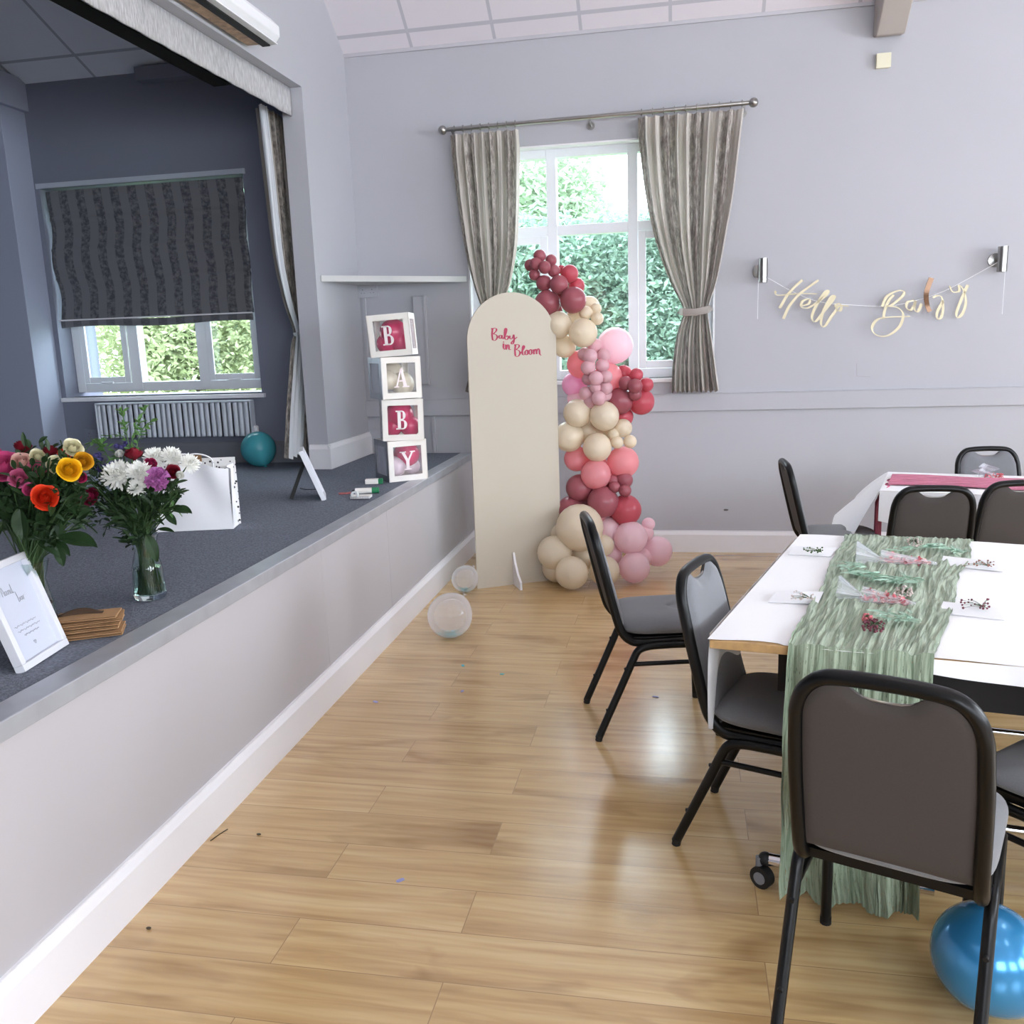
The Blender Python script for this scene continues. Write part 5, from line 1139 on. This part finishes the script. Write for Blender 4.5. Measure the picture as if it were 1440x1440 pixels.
# ------------------------------------------------------------------ chairs (face local +y, origin under the rear feet line)
def banquet_chair(label):
    t = thing('banquet_chair', label, 'chair', (0, 0, 0), 0, 'black framed banquet chairs with grey upholstery'); W2 = .172; WL = .189
    prof = [(.022, .445), (.05, .43)]
    # inverted-U back frame, each side curving forward under the seat
    side = lambda s_: [(s_ * W2, .36, .405), (s_ * W2, .18, .402), (s_ * W2, .135, .412), (s_ * W2, .103, .445), (s_ * W2, .082, .50), (s_ * W2, .042, .66), (s_ * (W2 - .004), .018, .76)]
    top = [(-(W2 - .008), .008, .80), (-(W2 - .022), .0, .838), (-(W2 - .05), -.006, .866), (-(W2 - .09), -.008, .876), (0, -.009, .879)]
    path = side(-1) + top + [(-x_, y_, z_) for x_, y_, z_ in top[::-1][1:]] + side(1)[::-1]
    MB().tube(cat_rom(path, 4), .0175, .0150, n=10, up=(1, 0, 0)).build('back_frame', BLACK, t, smooth=50)
    # backrest pad with scooped top
    def pad(u, v, f):
        s_ = 2 * u - 1; z0 = .455; ztop = .870 - .034 * math.exp(-(s_ / .40) ** 4) - (.075 * max(0, (abs(s_) - .62) / .38) ** 2.2)
        z = z0 + (ztop - z0) * v; hw = W2 - .008 - .008 * max(0, (z - .6) / .27); y = .10 - (z - .455) * .262 if z > .0 else 0
        ed = (max(0, 1 - (2 * abs(u - .5)) ** 8) * max(0, 1 - (2 * abs(v - .5)) ** 10)) ** .5
        return (s_ * hw, y + f * .020 * ed + .006 * f, z)
    MB().grid(lambda u, v: pad(u, v, 1), 24, 24).grid(lambda u, v: pad(1 - u, v, .85), 1, 1).build('backrest', GREYF, t, smooth=80)
    g = MB().grid(lambda u, v: pad(1 - u, v, -.55), 24, 24)
    # close the rim between the two faces
    for a in range(24):
        for (q0, q1) in (((a / 24, 1), ((a + 1) / 24, 1)), (((a + 1) / 24, 0), (a / 24, 0)), ((0, a / 24), (0, (a + 1) / 24)), ((1, (a + 1) / 24), (1, a / 24))):
            n0 = len(g.v); g.v += [Vector(pad(*q0, 1)), Vector(pad(*q1, 1)), Vector(pad(*q1, -.55)), Vector(pad(*q0, -.55))]; g.face(n0, n0 + 1, n0 + 2, n0 + 3)
    g.build('backrest_shell', PADBACK, t, smooth=60)
    MB().tube(cat_rom([(-.075, -.004, .858), (-.05, .0, .843), (0, .002, .836), (.05, .0, .843), (.075, -.004, .858)], 4), .0035, n=6).build('handle_trim', STEEL, t, smooth=True)
    # seat cushion
    def seat(u, v):
        a = 2 * math.pi * u; n_ = 5.0; ca, sa = math.cos(a), math.sin(a)
        rx = abs(ca) ** (2 / n_) * (1 if ca > 0 else -1); ry = abs(sa) ** (2 / n_) * (1 if sa > 0 else -1)
        k = min(1, math.sin(math.pi * v) ** .38 if 0 < v < 1 else 0); tap = 1 + .035 * ry
        zc = .455; z = zc - .030 * math.cos(math.pi * v) * (1.0 if v < .5 else 1.5)
        return (rx * .198 * k * tap, .31 + ry * .215 * k, z - (.012 * max(0, ry) ** 3 if v > .5 else 0))
    MB().grid(seat, 56, 22, True, False).build('seat', GREYF, t, smooth=80)
    MB().box((-.175, .13, .404), (.175, .48, .425)).build('seat_board', BLACK, t)
    for s_ in (-1, 1):
        MB().tube(cat_rom([(s_ * WL, .30, .393), (s_ * WL, .21, .390), (s_ * WL, .165, .375), (s_ * WL, .142, .335), (s_ * WL, .118, .28), (s_ * WL, .0, .012)], 4), .0155, .0135, n=8, up=(1, 0, 0)).build('leg', BLACK, t, smooth=50)
        MB().tube(cat_rom([(s_ * WL, .30, .393), (s_ * WL, .42, .390), (s_ * WL, .462, .372), (s_ * WL, .475, .33), (s_ * (WL + .003), .49, .012)], 4), .0155, .0135, n=8, up=(1, 0, 0)).build('leg', BLACK, t, smooth=50)
        MB().tube([(s_ * WL, .135, .318), (s_ * WL, .478, .318)], .009, n=8).build('stretcher', BLACK, t, smooth=50)
        for y_ in (0, .49): MB().tube([(s_ * (WL + (.003 if y_ else 0)), y_, 0.001), (s_ * (WL + (.003 if y_ else 0)), y_ + (.004 if not y_ else 0), .022)], .0145, n=10).build('foot_cap', BLACKR, t, smooth=50)
    MB().tube([(-WL, .20, .397), (WL, .20, .397)], .009, n=8).build('cross_rail', BLACK, t, smooth=50)
    MB().tube([(-WL, .43, .385), (WL, .43, .385)], .009, n=8).build('cross_rail', BLACK, t, smooth=50)
    for s_ in (-1, 1):
        for zz, yy in ((.30, .126), (.13, .052)): MB().tube([(s_ * (WL - .001), yy - .012, zz), (s_ * (WL - .001), yy - .02, zz - .002)], .006, n=8).build('stacking_bumper', BLACKR, t, smooth=50)
    return t
def chair_at(c_, rx_, ry_, fx, fy, lab):
    ang = math.atan2(-fx, fy)
    if c_ is None: return
    c_.location = (rx_, ry_, 0); c_.rotation_euler = (0, 0, ang); c_['label'] = lab
CH = banquet_chair('grey chair')
chair_at(CH, 1.204, -3.035, .973, .23, 'grey banquet chair nearest the cream balloons, left of the long table')
def another(x, y, fx, fy, lab): return dup(CH, (x, y, 0), math.atan2(-fx, fy), lab)
another(1.624, -3.748, .938, -.348, 'grey banquet chair tucked at the left end of the near table')
NC = another(1.965, -4.81, .362, .932, 'nearest banquet chair with its broad brown back to the camera'); NC.scale = (1.05, 1.05, 1.05)
another(2.80, -4.46, -.682, .732, 'dark banquet chair half hidden under the table at the right edge')
another(2.14, -1.49, .97, .05, 'banquet chair by the far wall, side on, left of the pink-dressed table')
another(3.32, -1.0, .10, -.99, 'banquet chair behind the pink-dressed table facing the camera')
another(2.69, -2.34, .0, 1, 'banquet chair between the two tables seen from behind, left one')
another(3.10, -2.20, -.10, .99, 'banquet chair between the two tables seen from behind, right one at the edge')

# ------------------------------------------------------------------ bits on the floor
LILP = mat('lilac confetti', (150, 150, 190), .6); DKP = mat('dark crumb', (70, 62, 50), .8)
for i, (px, py, m_, s_) in enumerate(((519, 930, TEALM, .013), (502, 949, DKP, .008), (528, 987, LILP, .014), (563, 1238, LILP, .013), (651, 936, TEALM, .013), (706, 948, TEALM, .011), (650, 972, LILP, .012), (922, 980, LILP, .014))):
    p = atZ(px, py, .001); M = Matrix.Translation((p.x, p.y, .001)) @ Matrix.Rotation(i * 1.3, 4, 'Z'); g = MB()
    g.prism([M @ Vector((s_ * math.cos(a * .785) * (1 + .3 * (a % 2)), s_ * .6 * math.sin(a * .785), 0)) for a in range(8)], (0, 0, .0012))
    tag(g.build('floor_confetti', m_), '%s scrap of confetti on the oak floor %s' % ({0: 'teal', 1: 'dark', 2: 'lilac'}[0 if m_ is TEALM else 1 if m_ is DKP else 2], ['at the skirting, topmost one', 'just below the topmost scrap by the skirting', 'third down by the skirting', 'alone in the open foreground', 'below the larger clear balloon', 'right of the scrap below the clear balloon', 'left of the pair below the balloon', 'between the two left-hand chairs'][i]), 'confetti', 'scraps on the floor')
for i, (pa, pb, lab) in enumerate((((234, 1225), (256, 1211), 'thin dark sliver caught along the skirting'), ((296, 1182), (320, 1166), 'fine dry stem lying on the floor near the skirting'))):
    a = atZ(*pa, .002); b_ = atZ(*pb, .002); tag(MB().tube([(a.x, a.y, .002), ((a.x + b_.x) / 2, (a.y + b_.y) / 2 + .006, .002), (b_.x, b_.y, .002)], .0016, n=5).build('dry_stem', DKP), lab, 'stem')
for i, (pt, lab) in enumerate((((209, 1305), 'dark crumb on the floor closest to the near skirting'), ((364, 1173), 'small dark crumb on the floor beside the dry stem'))):
    a = atZ(*pt, .004); tag(MB().ball((a.x, a.y, .004), .006, 8, 6, (1.3, .8, .55)).build('floor_crumb', DKP, smooth=True), lab, 'crumb')
